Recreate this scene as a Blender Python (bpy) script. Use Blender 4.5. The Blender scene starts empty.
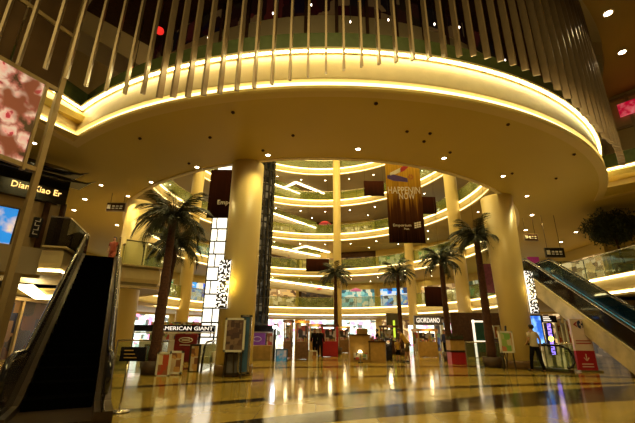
import bpy, bmesh, math, random
from mathutils import Vector, Matrix
random.seed(7)
C = bpy.context.scene.collection
PI = math.pi
sin, cos, rad = math.sin, math.cos, math.radians
# ------------------------------------------------------------------ survey helper (photo position -> place in the hall)
FPX = 365.6; PITCH = rad(18.5); ROLL = rad(0.5); EYE = 1.3
F_ = Vector((0, cos(PITCH), sin(PITCH))); R0_ = Vector((1, 0, 0)); U0_ = Vector((0, -sin(PITCH), cos(PITCH)))
RC = R0_ * cos(ROLL) + U0_ * sin(ROLL); UC = -R0_ * sin(ROLL) + U0_ * cos(ROLL)
def ray(x, y): return F_ + RC * ((x - 317.5) / FPX) + UC * ((211.5 - y) / FPX)
def aty(x, y, Y):
    d = ray(x, y); t = Y / d.y
    return Vector((d.x * t, Y, EYE + d.z * t))
def atz(x, y, z):
    d = ray(x, y); t = (z - EYE) / d.z
    return Vector((d.x * t, d.y * t, z))
# ------------------------------------------------------------------ materials
def newmat(name):
    m = bpy.data.materials.new(name); m.use_nodes = True
    nt = m.node_tree; b = nt.nodes['Principled BSDF']
    return m, nt, b
def mat(name, col, rough=.5, metal=0, var=.12, scale=6, emit=None, es=0, bump=0, trans=0, alpha=1, spec=.5):
    m, nt, b = newmat(name)
    b.inputs['Roughness'].default_value = rough; b.inputs['Metallic'].default_value = metal
    b.inputs['Specular IOR Level'].default_value = spec
    tc = nt.nodes.new('ShaderNodeTexCoord'); no = nt.nodes.new('ShaderNodeTexNoise')
    no.inputs['Scale'].default_value = scale; no.inputs['Detail'].default_value = 3
    nt.links.new(tc.outputs['Object'], no.inputs['Vector'])
    r = nt.nodes.new('ShaderNodeValToRGB')
    r.color_ramp.elements[0].position = .3; r.color_ramp.elements[1].position = .7
    r.color_ramp.elements[0].color = tuple(c * (1 - var) for c in col) + (1,)
    r.color_ramp.elements[1].color = tuple(min(1, c * (1 + var)) for c in col) + (1,)
    nt.links.new(no.outputs['Fac'], r.inputs['Fac']); nt.links.new(r.outputs['Color'], b.inputs['Base Color'])
    if emit: b.inputs['Emission Color'].default_value = tuple(emit) + (1,); b.inputs['Emission Strength'].default_value = es
    if bump:
        bp = nt.nodes.new('ShaderNodeBump'); bp.inputs['Strength'].default_value = bump
        nt.links.new(no.outputs['Fac'], bp.inputs['Height']); nt.links.new(bp.outputs['Normal'], b.inputs['Normal'])
    if alpha < 1: b.inputs['Alpha'].default_value = alpha
    return m
def cells_mat(name, cols, sx, sz, es=0, frame=(.05, .03, .02), rough=.5, gap=.06, seedv=0.):
    """a patchwork of rectangles (goods on shelves, glazed panels); lit when es > 0"""
    m, nt, b = newmat(name)
    tc = nt.nodes.new('ShaderNodeTexCoord')
    mp = nt.nodes.new('ShaderNodeMapping'); mp.inputs['Scale'].default_value = (sx, sx, sz); mp.inputs['Location'].default_value = (seedv, seedv * 1.7, .3)
    nt.links.new(tc.outputs['Object'], mp.inputs['Vector'])
    vo = nt.nodes.new('ShaderNodeTexVoronoi'); vo.distance = 'CHEBYCHEV'; vo.inputs['Scale'].default_value = 1; vo.inputs['Randomness'].default_value = .75
    nt.links.new(mp.outputs['Vector'], vo.inputs['Vector'])
    sep = nt.nodes.new('ShaderNodeSeparateColor'); nt.links.new(vo.outputs['Color'], sep.inputs['Color'])
    r = nt.nodes.new('ShaderNodeValToRGB'); r.color_ramp.interpolation = 'CONSTANT'
    n = len(cols)
    while len(r.color_ramp.elements) < n: r.color_ramp.elements.new(.5)
    for i, c in enumerate(cols):
        r.color_ramp.elements[i].position = i / n; r.color_ramp.elements[i].color = tuple(c) + (1,)
    nt.links.new(sep.outputs['Red'], r.inputs['Fac'])
    nt.links.new(r.outputs['Color'], b.inputs['Base Color']); b.inputs['Roughness'].default_value = rough
    if es:
        nt.links.new(r.outputs['Color'], b.inputs['Emission Color']); b.inputs['Emission Strength'].default_value = es
    return m
def glass(name, tint, alpha=.25, rough=.05):
    m, nt, b = newmat(name)
    out = nt.nodes['Material Output']; nt.nodes.remove(b)
    t = nt.nodes.new('ShaderNodeBsdfTransparent'); t.inputs['Color'].default_value = (.93, .98, .95, 1)
    g = nt.nodes.new('ShaderNodeBsdfGlossy'); g.inputs['Roughness'].default_value = rough; g.inputs['Color'].default_value = (.9, .9, .9, 1)
    d = nt.nodes.new('ShaderNodeBsdfDiffuse'); d.inputs['Color'].default_value = tuple(tint) + (1,)
    lw = nt.nodes.new('ShaderNodeLayerWeight'); lw.inputs['Blend'].default_value = .3
    a = nt.nodes.new('ShaderNodeMixShader'); a.inputs['Fac'].default_value = alpha
    nt.links.new(t.outputs[0], a.inputs[1]); nt.links.new(d.outputs[0], a.inputs[2])
    c = nt.nodes.new('ShaderNodeMixShader')
    mu = nt.nodes.new('ShaderNodeMath'); mu.operation = 'MULTIPLY'; mu.inputs[1].default_value = .35
    nt.links.new(lw.outputs['Fresnel'], mu.inputs[0]); nt.links.new(mu.outputs[0], c.inputs['Fac'])
    nt.links.new(a.outputs[0], c.inputs[1]); nt.links.new(g.outputs[0], c.inputs[2]); nt.links.new(c.outputs[0], out.inputs['Surface'])
    return m
def lamp(name, col, s):
    m, nt, b = newmat(name)
    b.inputs['Base Color'].default_value = tuple(col) + (1,)
    b.inputs['Emission Color'].default_value = tuple(col) + (1,); b.inputs['Emission Strength'].default_value = s
    return m
WARM = (1, .74, .34)
M = {}
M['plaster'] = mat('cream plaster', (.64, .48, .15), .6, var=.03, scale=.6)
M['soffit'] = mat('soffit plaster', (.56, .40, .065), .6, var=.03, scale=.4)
M['fascia'] = mat('fascia panel', (.74, .60, .32), .45, var=.05, scale=3)
M['brown_ceiling'] = mat('brown ceiling paint', (.34, .22, .07), .55, var=.05, scale=.5)
M['column'] = mat('column paint', (.80, .63, .27), .38, var=.03, scale=.7)
M['fin'] = mat('brushed champagne metal', (.22, .155, .095), .38, .35, var=.08, scale=4)
M['cove'] = lamp('warm cove led', (1, .83, .42), 8)
M['cove_hot'] = lamp('warm cove led bright', (1, .84, .40), 20)
M['cove_band'] = lamp('warm cove band', (1, .83, .36), 2.4)
M['cove_far'] = lamp('gallery cove led', (1, .83, .40), 4.2)
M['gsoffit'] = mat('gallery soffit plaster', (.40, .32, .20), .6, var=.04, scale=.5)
M['down'] = lamp('downlight lens', (1, .86, .62), 22)
M['trimring'] = mat('downlight ring', (.7, .6, .4), .4)
M['steel'] = mat('brushed steel', (.55, .5, .42), .25, .9, var=.06)
M['dark_metal'] = mat('dark bronze metal', (.06, .045, .03), .35, .6)
M['black'] = mat('black rubber', (.006, .006, .007), .4, var=.2)
M['black_gloss'] = mat('black gloss panel', (.01, .009, .012), .15, var=.2)
M['step'] = mat('black escalator step', (.0015, .0015, .0015), .95, var=.2, spec=.0)
M['glass'] = glass('green tinted glass', (.30, .36, .14), .16)
M['esc_glass_dark'] = glass('smoked escalator glass', (.018, .012, .010), .72)
M['glass_far'] = glass('green gallery glass', (.34, .38, .10), .30)
M['glass_blue'] = glass('blue lit glass', (.006, .022, .045), .62)
M['green_upstand'] = mat('green glass upstand', (.09, .12, .045), .25, var=.1)
M['bark'] = mat('palm bark', (.075, .026, .014), .85, var=.45, scale=18, bump=.6)
M['leaf'] = mat('dark palm leaf', (.012, .017, .005), .5, var=.4, scale=5)
M['leaf2'] = mat('ficus leaf', (.045, .06, .018), .5, var=.4, scale=5)
M['terracotta'] = mat('planter', (.07, .04, .025), .6)
M['white'] = mat('white board', (.75, .72, .66), .4, var=.03)
M['redboard'] = mat('red board', (.42, .015, .03), .4, var=.08)
M['darkred'] = mat('dark red backdrop', (.22, .012, .02), .4, var=.15, scale=2)
M['wood'] = mat('dark wood', (.065, .030, .015), .75, var=.3, scale=8, spec=.15)
M['wood_l'] = mat('honey wood', (.50, .30, .08), .45, var=.15, scale=5)
M['lattice'] = mat('black lattice metal', (.05, .042, .03), .4, .5)
M['ltext'] = lamp('lit lettering', (1, .9, .75), .9)
M['gtext'] = lamp('golden lit lettering', (1, .62, .18), 1.5)
M['wtext'] = mat('white lettering', (.8, .78, .72), .4)
M['navy'] = mat('navy print', (.01, .02, .12), .4)
M['pink'] = mat('pale pink print', (.78, .60, .56), .4, var=.03)
M['skin'] = mat('skin', (.42, .22, .12), .5, var=.05)
M['hair'] = mat('black hair', (.008, .006, .005), .4, var=.3)
M['cream_cloth'] = mat('cream shirt', (.62, .52, .38), .8, var=.08)
M['yellow_cloth'] = mat('yellow shirt', (.62, .38, .06), .8, var=.1)
M['black_cloth'] = mat('black trousers', (.008, .007, .009), .9, var=.2, spec=.08)
M['olive_cloth'] = mat('olive shorts', (.12, .08, .03), .8, var=.15)
M['blue_cloth'] = mat('blue clothes', (.02, .03, .12), .8, var=.2)
M['red_cloth'] = mat('red clothes', (.26, .05, .03), .8, var=.15)
M['yellowlamp'] = lamp('yellow glow lamp', (1, .8, .1), 3)

# ------------------------------------------------------------------ mesh builder
class MB:
    def __init__(s): s.v = []; s.f = []; s.m = []; s.smooth = []
    def add(s, vs, fs, mi=0, sm=False):
        o = len(s.v); s.v += [tuple(v) for v in vs]
        for f in fs: s.f.append(tuple(i + o for i in f)); s.m.append(mi); s.smooth.append(sm)
        return s
    def box(s, c, d, rz=0, mi=0, tilt=None):
        M4 = Matrix.Rotation(rz, 3, 'Z')
        if tilt: M4 = M4 @ Matrix.Rotation(tilt[1], 3, tilt[0])
        vs = []
        for z in (-.5, .5):
            for x, y in ((-.5, -.5), (.5, -.5), (.5, .5), (-.5, .5)):
                vs.append(M4 @ Vector((x * d[0], y * d[1], z * d[2])) + Vector(c))
        return s.add(vs, [(3, 2, 1, 0), (4, 5, 6, 7), (0, 1, 5, 4), (1, 2, 6, 5), (2, 3, 7, 6), (3, 0, 4, 7)], mi)
    def bar(s, a, b, w, t=None, mi=0, up=Vector((0, 0, 1))):
        a, b = Vector(a), Vector(b); t = t or w; d = (b - a).normalized()
        sx = d.cross(up)
        if sx.length < 1e-3: sx = Vector((1, 0, 0))
        sx.normalize(); sy = sx.cross(d)
        vs = [p + sx * i * w / 2 + sy * j * t / 2 for p in (a, b) for i, j in ((-1, -1), (1, -1), (1, 1), (-1, 1))]
        return s.add(vs, [(3, 2, 1, 0), (4, 5, 6, 7), (0, 1, 5, 4), (1, 2, 6, 5), (2, 3, 7, 6), (3, 0, 4, 7)], mi)
    def tube(s, pts, rs, n=8, mi=0, sm=True, closed=False):
        pts = [Vector(p) for p in pts]
        if not isinstance(rs, (list, tuple)): rs = [rs] * len(pts)
        vs = []; m = len(pts); ref = None
        for i, p in enumerate(pts):
            d = (pts[min(i + 1, m - 1)] - pts[max(i - 1, 0)])
            if closed: d = pts[(i + 1) % m] - pts[i - 1]
            d.normalize()
            if ref is None: ref = Vector((0, 0, 1)) if abs(d.z) < .9 else Vector((1, 0, 0))
            a = (ref - d * ref.dot(d)); a.normalize(); ref = a; b = d.cross(a)
            for k in range(n):
                t = 2 * PI * k / n; vs.append(p + (a * cos(t) + b * sin(t)) * rs[i])
        fs = []
        for i in range(m if closed else m - 1):
            j = (i + 1) % m
            for k in range(n): fs.append((i * n + k, i * n + (k + 1) % n, j * n + (k + 1) % n, j * n + k))
        s.add(vs, fs, mi, sm)
        if not closed: s.f += [tuple(len(s.v) - len(vs) + k for k in range(n))[::-1], tuple(len(s.v) - n + k for k in range(n))]; s.m += [mi, mi]; s.smooth += [False, False]
        return s
    def lathe(s, prof, c, n=32, mi=0, sm=True, cap=True):
        vs = []; fs = []
        for r, z in prof:
            for k in range(n): t = 2 * PI * k / n; vs.append((c[0] + r * cos(t), c[1] + r * sin(t), c[2] + z))
        for i in range(len(prof) - 1):
            for k in range(n): fs.append((i * n + k, i * n + (k + 1) % n, (i + 1) * n + (k + 1) % n, (i + 1) * n + k))
        s.add(vs, fs, mi, sm)
        if not cap: return s
        o = len(s.v) - len(vs)
        s.f += [tuple(o + k for k in range(n))[::-1], tuple(len(s.v) - n + k for k in range(n))]; s.m += [mi, mi]; s.smooth += [False, False]
        return s
    def sweep(s, path, nor, prof, mi=0, closed=True, caps=False, sm=False):
        """prof: list of (offset along outward normal, z), closed loop; path: 2D points; nor: 2D unit normals"""
        n = len(prof); vs = []
        for (x, y), (nx, ny) in zip(path, nor):
            for o, z in prof: vs.append((x + nx * o, y + ny * o, z))
        fs = []; m = len(path)
        for i in range(m if closed else m - 1):
            j = (i + 1) % m
            for k in range(n): fs.append((i * n + k, i * n + (k + 1) % n, j * n + (k + 1) % n, j * n + k))
        if not closed: fs += [tuple(range(n))[::-1], tuple((m - 1) * n + k for k in range(n))]
        return s.add(vs, fs, mi, sm)
    def prism(s, poly, z0, z1, mi=0):
        n = len(poly); vs = [(x, y, z0) for x, y in poly] + [(x, y, z1) for x, y in poly]
        return s.add(vs, [tuple(range(n))[::-1], tuple(range(n, 2 * n))] + [(i, (i + 1) % n, (i + 1) % n + n, i + n) for i in range(n)], mi)
    def extr(s, poly, o, ux, uy, un, t, mi=0):
        """2D polygon in the plane (o, ux, uy), given thickness t along un"""
        o, ux, uy, un = map(Vector, (o, ux, uy, un)); n = len(poly)
        vs = [o + ux * a + uy * b for a, b in poly]; vs += [v + un * t for v in vs]
        return s.add(vs, [tuple(range(n))[::-1], tuple(range(n, 2 * n))] + [(i, (i + 1) % n, (i + 1) % n + n, i + n) for i in range(n)], mi)
    def build(s, name, mats, parent=None, fix=True, base=None):
        me = bpy.data.meshes.new(name)
        if not isinstance(mats, (list, tuple)): mats = [mats]
        off = Vector((0, 0, 0))
        if parent is not None: off = parent.matrix_basis.translation.copy() if parent.parent is None else parent['_o'] and Vector(parent['_o'])
        if parent is None and base is not None: off = Vector(base)
        me.from_pydata([tuple(Vector(v) - off) for v in s.v], [], s.f)
        for m in mats: me.materials.append(m)
        for p, mi, sm in zip(me.polygons, s.m, s.smooth): p.material_index = mi; p.use_smooth = sm
        if fix:
            bm = bmesh.new(); bm.from_mesh(me); bmesh.ops.recalc_face_normals(bm, faces=bm.faces); bm.to_mesh(me); bm.free()
        o = bpy.data.objects.new(name, me); C.objects.link(o)
        if parent is not None: o.parent = parent; o['_o'] = tuple(off)
        elif base is not None: o.location = base; o['_o'] = tuple(off)
        else: o['_o'] = (0, 0, 0)
        return o
def build_rel(mb, name, mats, parent): return mb.build(name, mats, parent)
def thing(name, label, cat, loc, group=None):
    o = bpy.data.objects.new(name, None); C.objects.link(o); o.location = loc; o.empty_display_size = .2
    o['label'] = label; o['category'] = cat
    if group: o['group'] = group
    return o
def tag(o, label, cat, group=None, kind=None):
    o['label'] = label; o['category'] = cat
    if group: o['group'] = group
    if kind: o['kind'] = kind
    return o
def struct(o): o['kind'] = 'structure'; return o
def dup(root, loc, label=None, rz=0.0, scale=1.0):
    r = root.copy(); C.objects.link(r); r.location = loc; r.rotation_euler = (0, 0, rz); r.scale = (scale,) * 3
    if label: r['label'] = label
    for ch in list(root.children):
        c = ch.copy(); C.objects.link(c); c.parent = r
        for g in ch.children:
            d = g.copy(); C.objects.link(d); d.parent = c
    return r
def text(name, s, h, m, o, ux, uy, parent=None, depth=.01, width=None, label=None):
    """raised lettering; o = centre, ux = reading direction, uy = up; h = cap height"""
    cu = bpy.data.curves.new('t', 'FONT'); cu.body = s; cu.size = 1; cu.align_x = 'CENTER'; cu.align_y = 'CENTER'; cu.extrude = .03; cu.resolution_u = 2
    ob = bpy.data.objects.new('t', cu); C.objects.link(ob)
    dg = bpy.context.evaluated_depsgraph_get(); me = bpy.data.meshes.new_from_object(ob.evaluated_get(dg))
    bpy.data.objects.remove(ob)
    xs = [v.co.x for v in me.vertices]; ys = [v.co.y for v in me.vertices]
    W = max(xs) - min(xs); H = max(ys) - min(ys); cxm = (max(xs) + min(xs)) / 2; cym = (max(ys) + min(ys)) / 2
    sy = h / H; sx = (width / W) if width else sy
    ux, uy = Vector(ux).normalized(), Vector(uy).normalized(); un = ux.cross(uy)
    off = Vector((0, 0, 0))
    if parent is not None: off = Vector(parent['_o']) if '_o' in parent.keys() else parent.location.copy()
    for v in me.vertices:
        p = Vector(o) + ux * (v.co.x - cxm) * sx + uy * (v.co.y - cym) * sy + un * (v.co.z / .03 * depth)
        v.co = p - off
    me.materials.clear(); me.materials.append(m); me.update()
    q = bpy.data.objects.new(name, me); C.objects.link(q)
    if parent is not None: q.parent = parent; q['_o'] = tuple(off)
    if label: q['label'] = label
    return q
# ------------------------------------------------------------------ plan of the hall
EC = (.2, 27.45); EA, EB = 13.0, 15.15          # the oval void
DC = (.4, 23.05); DR = 14.80                     # the drum that bulges over the lobby
TOP = {1: 4.15, 2: 8.5, 3: 12.75, 4: 17.05, 5: 21.35, 6: 25.6}
SL = 1.0
def ell(th, grow=0):
    a, b = EA + grow, EB + grow
    return (EC[0] + a * cos(th), EC[1] + b * sin(th))
def elln(th):
    nx, ny = -cos(th) / EA, -sin(th) / EB; l = math.hypot(nx, ny); return (nx / l, ny / l)
def drum(phi, r=DR): return (DC[0] + r * sin(phi), DC[1] - r * cos(phi))
PL, PR = rad(-36.5), rad(62)
# ---- ground floor
def floor_material():
    m, nt, b = newmat('polished marble floor')
    L = nt.links; N = nt.nodes.new
    geo = N('ShaderNodeNewGeometry'); sep = N('ShaderNodeSeparateXYZ'); L.new(geo.outputs['Position'], sep.inputs[0])
    def mth(op, a, c=None):
        q = N('ShaderNodeMath'); q.operation = op
        for i, v in enumerate((a, c)):
            if v is None: continue
            if isinstance(v, (int, float)): q.inputs[i].default_value = v
            else: L.new(v, q.inputs[i])
        return q.outputs[0]
    X, Y = sep.outputs[0], sep.outputs[1]
    def band(c0, c1, c2, w0, w1):
        x2 = mth('MULTIPLY', X, X)
        yc = mth('ADD', mth('ADD', mth('MULTIPLY', X, c1), mth('MULTIPLY', x2, c2)), c0)
        w = mth('MAXIMUM', mth('ADD', mth('MULTIPLY', X, w1), w0), .12)
        return mth('LESS_THAN', mth('ABSOLUTE', mth('SUBTRACT', Y, yc)), w)
    b1 = band(12.35, .38, -.027, .24, .0)
    b2 = band(9.0, .50, -.022, .22, .0)
    b3 = band(6.75, .50, -.012, .42, .07)
    b4 = band(16.3, .2, -.01, .35, .0)
    b5 = band(20.5, .1, -.01, .4, .0)
    al = b1
    for q in (b2, b3, b4, b5): al = mth('MAXIMUM', al, q)
    br = N('ShaderNodeTexBrick'); br.offset = 0; br.inputs['Scale'].default_value = 1; br.inputs['Brick Width'].default_value = 1.0; br.inputs['Row Height'].default_value = 1.0
    br.inputs['Mortar Size'].default_value = .006; br.inputs['Color1'].default_value = (.49, .345, .068, 1); br.inputs['Color2'].default_value = (.41, .29, .056, 1); br.inputs['Mortar'].default_value = (.3, .2, .08, 1)
    L.new(geo.outputs['Position'], br.inputs['Vector'])
    no = N('ShaderNodeTexNoise'); no.inputs['Scale'].default_value = 1.3; no.inputs['Detail'].default_value = 6; L.new(geo.outputs['Position'], no.inputs['Vector'])
    mx = N('ShaderNodeMix'); mx.data_type = 'RGBA'; mx.blend_type = 'MULTIPLY'; mx.inputs[0].default_value = .35
    L.new(br.outputs['Color'], mx.inputs[6]); L.new(no.outputs['Fac'], mx.inputs[7])
    m2 = N('ShaderNodeMix'); m2.data_type = 'RGBA'; L.new(al, m2.inputs[0]); L.new(mx.outputs[2], m2.inputs[6]); m2.inputs[7].default_value = (.022, .014, .005, 1)
    L.new(m2.outputs[2], b.inputs['Base Color'])
    sp_ = N('ShaderNodeMath'); sp_.operation = 'MULTIPLY_ADD'; sp_.inputs[1].default_value = -.40; sp_.inputs[2].default_value = .62; L.new(al, sp_.inputs[0]); L.new(sp_.outputs[0], b.inputs['Specular IOR Level']); b.inputs['Roughness'].default_value = .12
    n2 = N('ShaderNodeTexNoise'); n2.inputs['Scale'].default_value = 1.1; n2.inputs['Detail'].default_value = 2; L.new(geo.outputs['Position'], n2.inputs['Vector'])
    bp = N('ShaderNodeBump'); bp.inputs['Strength'].default_value = .12; bp.inputs['Distance'].default_value = .05; L.new(n2.outputs['Fac'], bp.inputs['Height']); L.new(bp.outputs['Normal'], b.inputs['Normal'])
    return m
struct(MB().box((0, 26, -.15), (70, 76, .3)).build('floor', floor_material()))

# ---- slabs: ring between an outline and the oval void
def ray_poly(c, th, poly):
    d = (cos(th), sin(th)); best = None
    for i in range(len(poly)):
        a, b = poly[i], poly[(i + 1) % len(poly)]
        ex, ey = b[0] - a[0], b[1] - a[1]; den = d[0] * ey - d[1] * ex
        if abs(den) < 1e-9: continue
        t = ((a[0] - c[0]) * ey - (a[1] - c[1]) * ex) / den; u = ((a[0] - c[0]) * d[1] - (a[1] - c[1]) * d[0]) / den
        if t > 0 and -1e-6 <= u <= 1 + 1e-6 and (best is None or t > best): best = t
    return (c[0] + d[0] * best, c[1] + d[1] * best)
def ring_slab(outline, z0, z1, th0=0, th1=2 * PI, n=200, fill=None):
    mb = MB(); full = abs(th1 - th0 - 2 * PI) < 1e-6
    ths = [th0 + (th1 - th0) * i / n for i in range(n if full else n + 1)]
    for p in outline:
        t = math.atan2(p[1] - EC[1], p[0] - EC[0]) % (2 * PI)
        for tt in (t, t + 2 * PI):
            if th0 <= tt <= th1: ths.append(tt)
    ths = sorted(set(round(t, 7) for t in ths))
    if full: ths = [t for t in ths if t < 2 * PI - 1e-6]
    m = len(ths); vs = []
    for t in ths:
        d = (cos(t), sin(t)); k = 1 / math.sqrt((d[0] / EA) ** 2 + (d[1] / EB) ** 2)
        i_ = (EC[0] + d[0] * k, EC[1] + d[1] * k); o_ = ray_poly(EC, t, outline)
        vs += [(i_[0], i_[1], z0), (o_[0], o_[1], z0), (o_[0], o_[1], z1), (i_[0], i_[1], z1)]
    fs = []
    for i in range(m if full else m - 1):
        j = (i + 1) % m
        for k in range(4): fs.append((i * 4 + k, i * 4 + (k + 1) % 4, j * 4 + (k + 1) % 4, j * 4 + k))
    if not full: fs += [(0, 1, 2, 3), tuple((m - 1) * 4 + k for k in range(4))]
    return mb.add(vs, fs)
arc = [drum(PL + (PR - PL) * i / 60) for i in range(61)]
L2OUT = [(-26, 1.5), (-13.0, 1.5), (-9.0, 9.2)] + arc + [(20.5, 9.0), (26, 2.8), (26, 56), (-26, 56)]
RECT = [(-26, 1.5), (26, 1.5), (26, 56), (-26, 56)]
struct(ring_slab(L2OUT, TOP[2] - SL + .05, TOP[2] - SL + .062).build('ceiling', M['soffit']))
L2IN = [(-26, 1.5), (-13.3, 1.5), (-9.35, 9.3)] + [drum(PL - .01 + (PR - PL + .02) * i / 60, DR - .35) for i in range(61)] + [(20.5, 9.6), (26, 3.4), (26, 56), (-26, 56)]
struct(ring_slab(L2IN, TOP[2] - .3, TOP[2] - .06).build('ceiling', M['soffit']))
for k in (3, 4, 5, 6):
    # upper floors stop at the drum line in front
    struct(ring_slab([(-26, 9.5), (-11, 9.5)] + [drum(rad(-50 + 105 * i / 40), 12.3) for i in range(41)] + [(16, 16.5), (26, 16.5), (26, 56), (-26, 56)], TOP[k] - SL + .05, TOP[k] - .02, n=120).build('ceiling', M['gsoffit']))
struct(MB().box((0, 28, 28.2), (56, 60, .3)).build('ceiling', M['plaster']))
# level 1: back ring and the two landings
th_l, th_r = math.atan2(17.0 - EC[1], -10.3 - EC[0]) + 2 * PI, math.atan2(20.7 - EC[1], 11.9 - EC[0])
z0, z1 = TOP[1] - SL + .05, TOP[1] - .02
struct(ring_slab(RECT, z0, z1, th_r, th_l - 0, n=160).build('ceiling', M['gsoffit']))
LL = [(-10.6, 17.0), (-8.6, 15.97), (-9.95, 15.85), (-9.0, 12.75), (-9.6, 12.6), (-9.8, 13.1), (-16.3, 6.3), (-26, 6.3), (-26, 17.0)]
LE = [(-8.6, 15.97), (-7.32, 16.95), (-7.97, 19.1), (-9.9, 20.6), (-10.6, 17.0)]
RL = [(10.7, 19.95), (12.4, 19.95), (12.8, 20.3), (14.5, 20.3), (14.5, 6), (26, 6), (26, 20.75), (11.8, 20.75)]
struct(MB().prism(LL, z0, z1).build('ceiling', M['gsoffit']))
struct(MB().prism(LE, z0, z1).build('ceiling', M['gsoffit']))
struct(MB().prism(RL, z0, z1).build('ceiling', M['gsoffit']))

# ------------------------------------------------------------------ galleries round the void (fascia, coves, railing)
ORD = {1: 'lowest', 2: 'second', 3: 'third', 4: 'fourth', 5: 'fifth', 6: 'topmost'}
def fascia_parts(root, path, nor, top, closed, scale=1., cove='cove_far', glassm='glass_far', rail=True, railh=1.05, lit=(1, 1)):
    b = top - SL
    k = dict(closed=closed)
    MB().sweep(path, nor, [(-.04, b), (.12, b), (.12, b + .10), (.06, b + .10), (.06, b + .04), (-.04, b + .04)], **k).build('lower_lip', M['fascia'], root)
    if lit[0]: MB().sweep(path, nor, [(-.02, b + .07), (.035, b + .07), (.035, b + .2), (-.02, b + .2)], **k).build('lower_cove_light', M[cove], root)
    MB().sweep(path, nor, [(-.02, b + .24), (.05, b + .24), (.10, b + .40), (.06, top - .16), (-.02, top - .16)], **k).build('fascia_panel', M['fascia'], root)
    if lit[1]: MB().sweep(path, nor, [(-.02, top - .145), (.11, top - .145), (.11, top - .07), (-.02, top - .07)], **k).build('upper_cove_light', M[cove], root)
    MB().sweep(path, nor, [(-.2, top - .055), (.16, top - .055), (.16, top + .0), (-.2, top + .0)], **k).build('top_nosing', M['fascia'], root)
    if rail:
        gr_ = MB().sweep(path, nor, [(.0, top), (.03, top), (.03, top + railh), (.0, top + railh)], **k).build('glass_railing', M[glassm], root)
        MB().sweep(path, nor, [(-.02, top + railh), (.05, top + railh), (.05, top + railh + .05), (-.02, top + railh + .05)], **k).build('handrail', M['steel'], gr_)
        pm = MB(); acc = 0
        for i in range(len(path) - (0 if closed else 1)):
            p, q = path[i], path[(i + 1) % len(path)]; L = math.hypot(q[0] - p[0], q[1] - p[1]); acc += L
            if acc > 1.45:
                acc = 0; nx, ny = nor[i]; pm.box((p[0] - nx * .03, p[1] - ny * .03, top + railh / 2), (.04, .04, railh), math.atan2(ny, nx))
        if pm.v: pm.build('railing_posts', M['dark_metal'], gr_)
NN = 150
thf = [2 * PI * i / NN for i in range(NN)]
for k in (2, 3, 4, 5, 6):
    r = thing('gallery', '%s gallery edge up around the oval atrium, cream fascia with two glowing cove lines' % ORD[k], 'balcony', (EC[0], EC[1], TOP[k] - SL))
    fascia_parts(r, [ell(t) for t in thf], [elln(t) for t in thf], TOP[k], True)
thb = [th_r + (th_l - th_r) * i / 110 for i in range(111)]
r = thing('gallery', 'lowest gallery edge around the back of the atrium, just above the ground floor shops', 'balcony', (EC[0], EC[1], TOP[1] - SL))
fascia_parts(r, [ell(t) for t in thb], [elln(t) for t in thb], TOP[1], False)
def edge_path(pts, step=.6):
    P = []; N_ = []
    for i in range(len(pts) - 1):
        a, b = Vector(pts[i]), Vector(pts[i + 1]); n = max(1, int((b - a).length / step))
        d = (b - a).normalized()
        for j in range(n + (1 if i == len(pts) - 2 else 0)):
            p = a + (b - a) * j / n; P.append((p.x, p.y)); N_.append((d.y, -d.x))
    for i in range(1, len(P) - 1):
        n = Vector((N_[i][0] + N_[i - 1][0], N_[i][1] + N_[i - 1][1]))
        if n.length > .1: n.normalize(); N_[i] = (n.x, n.y)
    return P, N_
# landing edges; outward normal is to the right of travel
P, N_ = edge_path([(-9.6, 12.6), (-9.0, 12.75), (-9.9, 15.4)])
r = thing('landing_edge', 'lit edge of the left landing above the escalator, seen behind the window frame', 'balcony', (-10, 12, TOP[1] - SL))
fascia_parts(r, P, N_, TOP[1], False, glassm='esc_glass_dark', rail=True, cove='cove', lit=(1, 0))
P, N_ = edge_path([(-8.55, 16.0), (-7.3, 16.95), (-7.95, 19.1), (-9.9, 20.6)])
r = thing('landing_edge', 'short cream landing edge with glass railing at the left escalator top', 'balcony', (-9.3, 16.6, TOP[1] - SL))
fascia_parts(r, P, N_, TOP[1], False, glassm='glass', lit=(0, 0))
P, N_ = edge_path([(12.9, 20.25), (14.4, 20.25), (14.45, 14), (14.45, 7)])
P, N_ = edge_path([(14.45, 7), (14.45, 14), (14.4, 20.25), (12.9, 20.25)]); N_ = [(-abs(a), b) if abs(a) > .5 else (a, -abs(b)) for a, b in N_]
r = thing('landing_edge', 'cream landing edge with green glass railing behind the right escalator', 'balcony', (14.4, 14, TOP[1] - SL))
fascia_parts(r, P, N_, TOP[1], False, glassm='glass', cove='cove')

# ------------------------------------------------------------------ the drum over the lobby
b = TOP[2] - SL + .0
dth = [PL + (PR - PL) * i / 120 for i in range(121)]
dp = [drum(t) for t in dth]; dn = [(sin(t), -cos(t)) for t in dth]
LW = [(-13.0, 1.5), (-9.0, 9.2)]
P1, N1 = edge_path([(-13.0, 1.5), (-9.0, 9.2), dp[0]], 1.0)
P2, N2 = edge_path([dp[-1], (20.5, 9.0), (23.75, 5.3)], 1.0)
def miter(P, N):
    # recompute normals from neighbours (outward = right of travel)
    out = []
    for i in range(len(P)):
        a = Vector(P[max(i - 1, 0)]); c = Vector(P[min(i + 1, len(P) - 1)]); q = Vector(P[i])
        d1 = (q - a); d2 = (c - q)
        if d1.length < 1e-6: d1 = d2
        if d2.length < 1e-6: d2 = d1
        d1.normalize(); d2.normalize(); n1 = Vector((d1.y, -d1.x)); n2 = Vector((d2.y, -d2.x)); n = (n1 + n2)
        n.normalize(); n /= max(.5, n.dot(n1)); out.append((n.x, n.y))
    return out
PP = P1[:-1] + dp + P2[1:]; NP = miter(PP, None)
top = TOP[2] + .36
r = thing('drum_balcony', 'big curved balcony bulging over the lobby with two bands of glowing cove light', 'balcony', (DC[0], DC[1] - DR, b))
kw = dict(closed=False)
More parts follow.
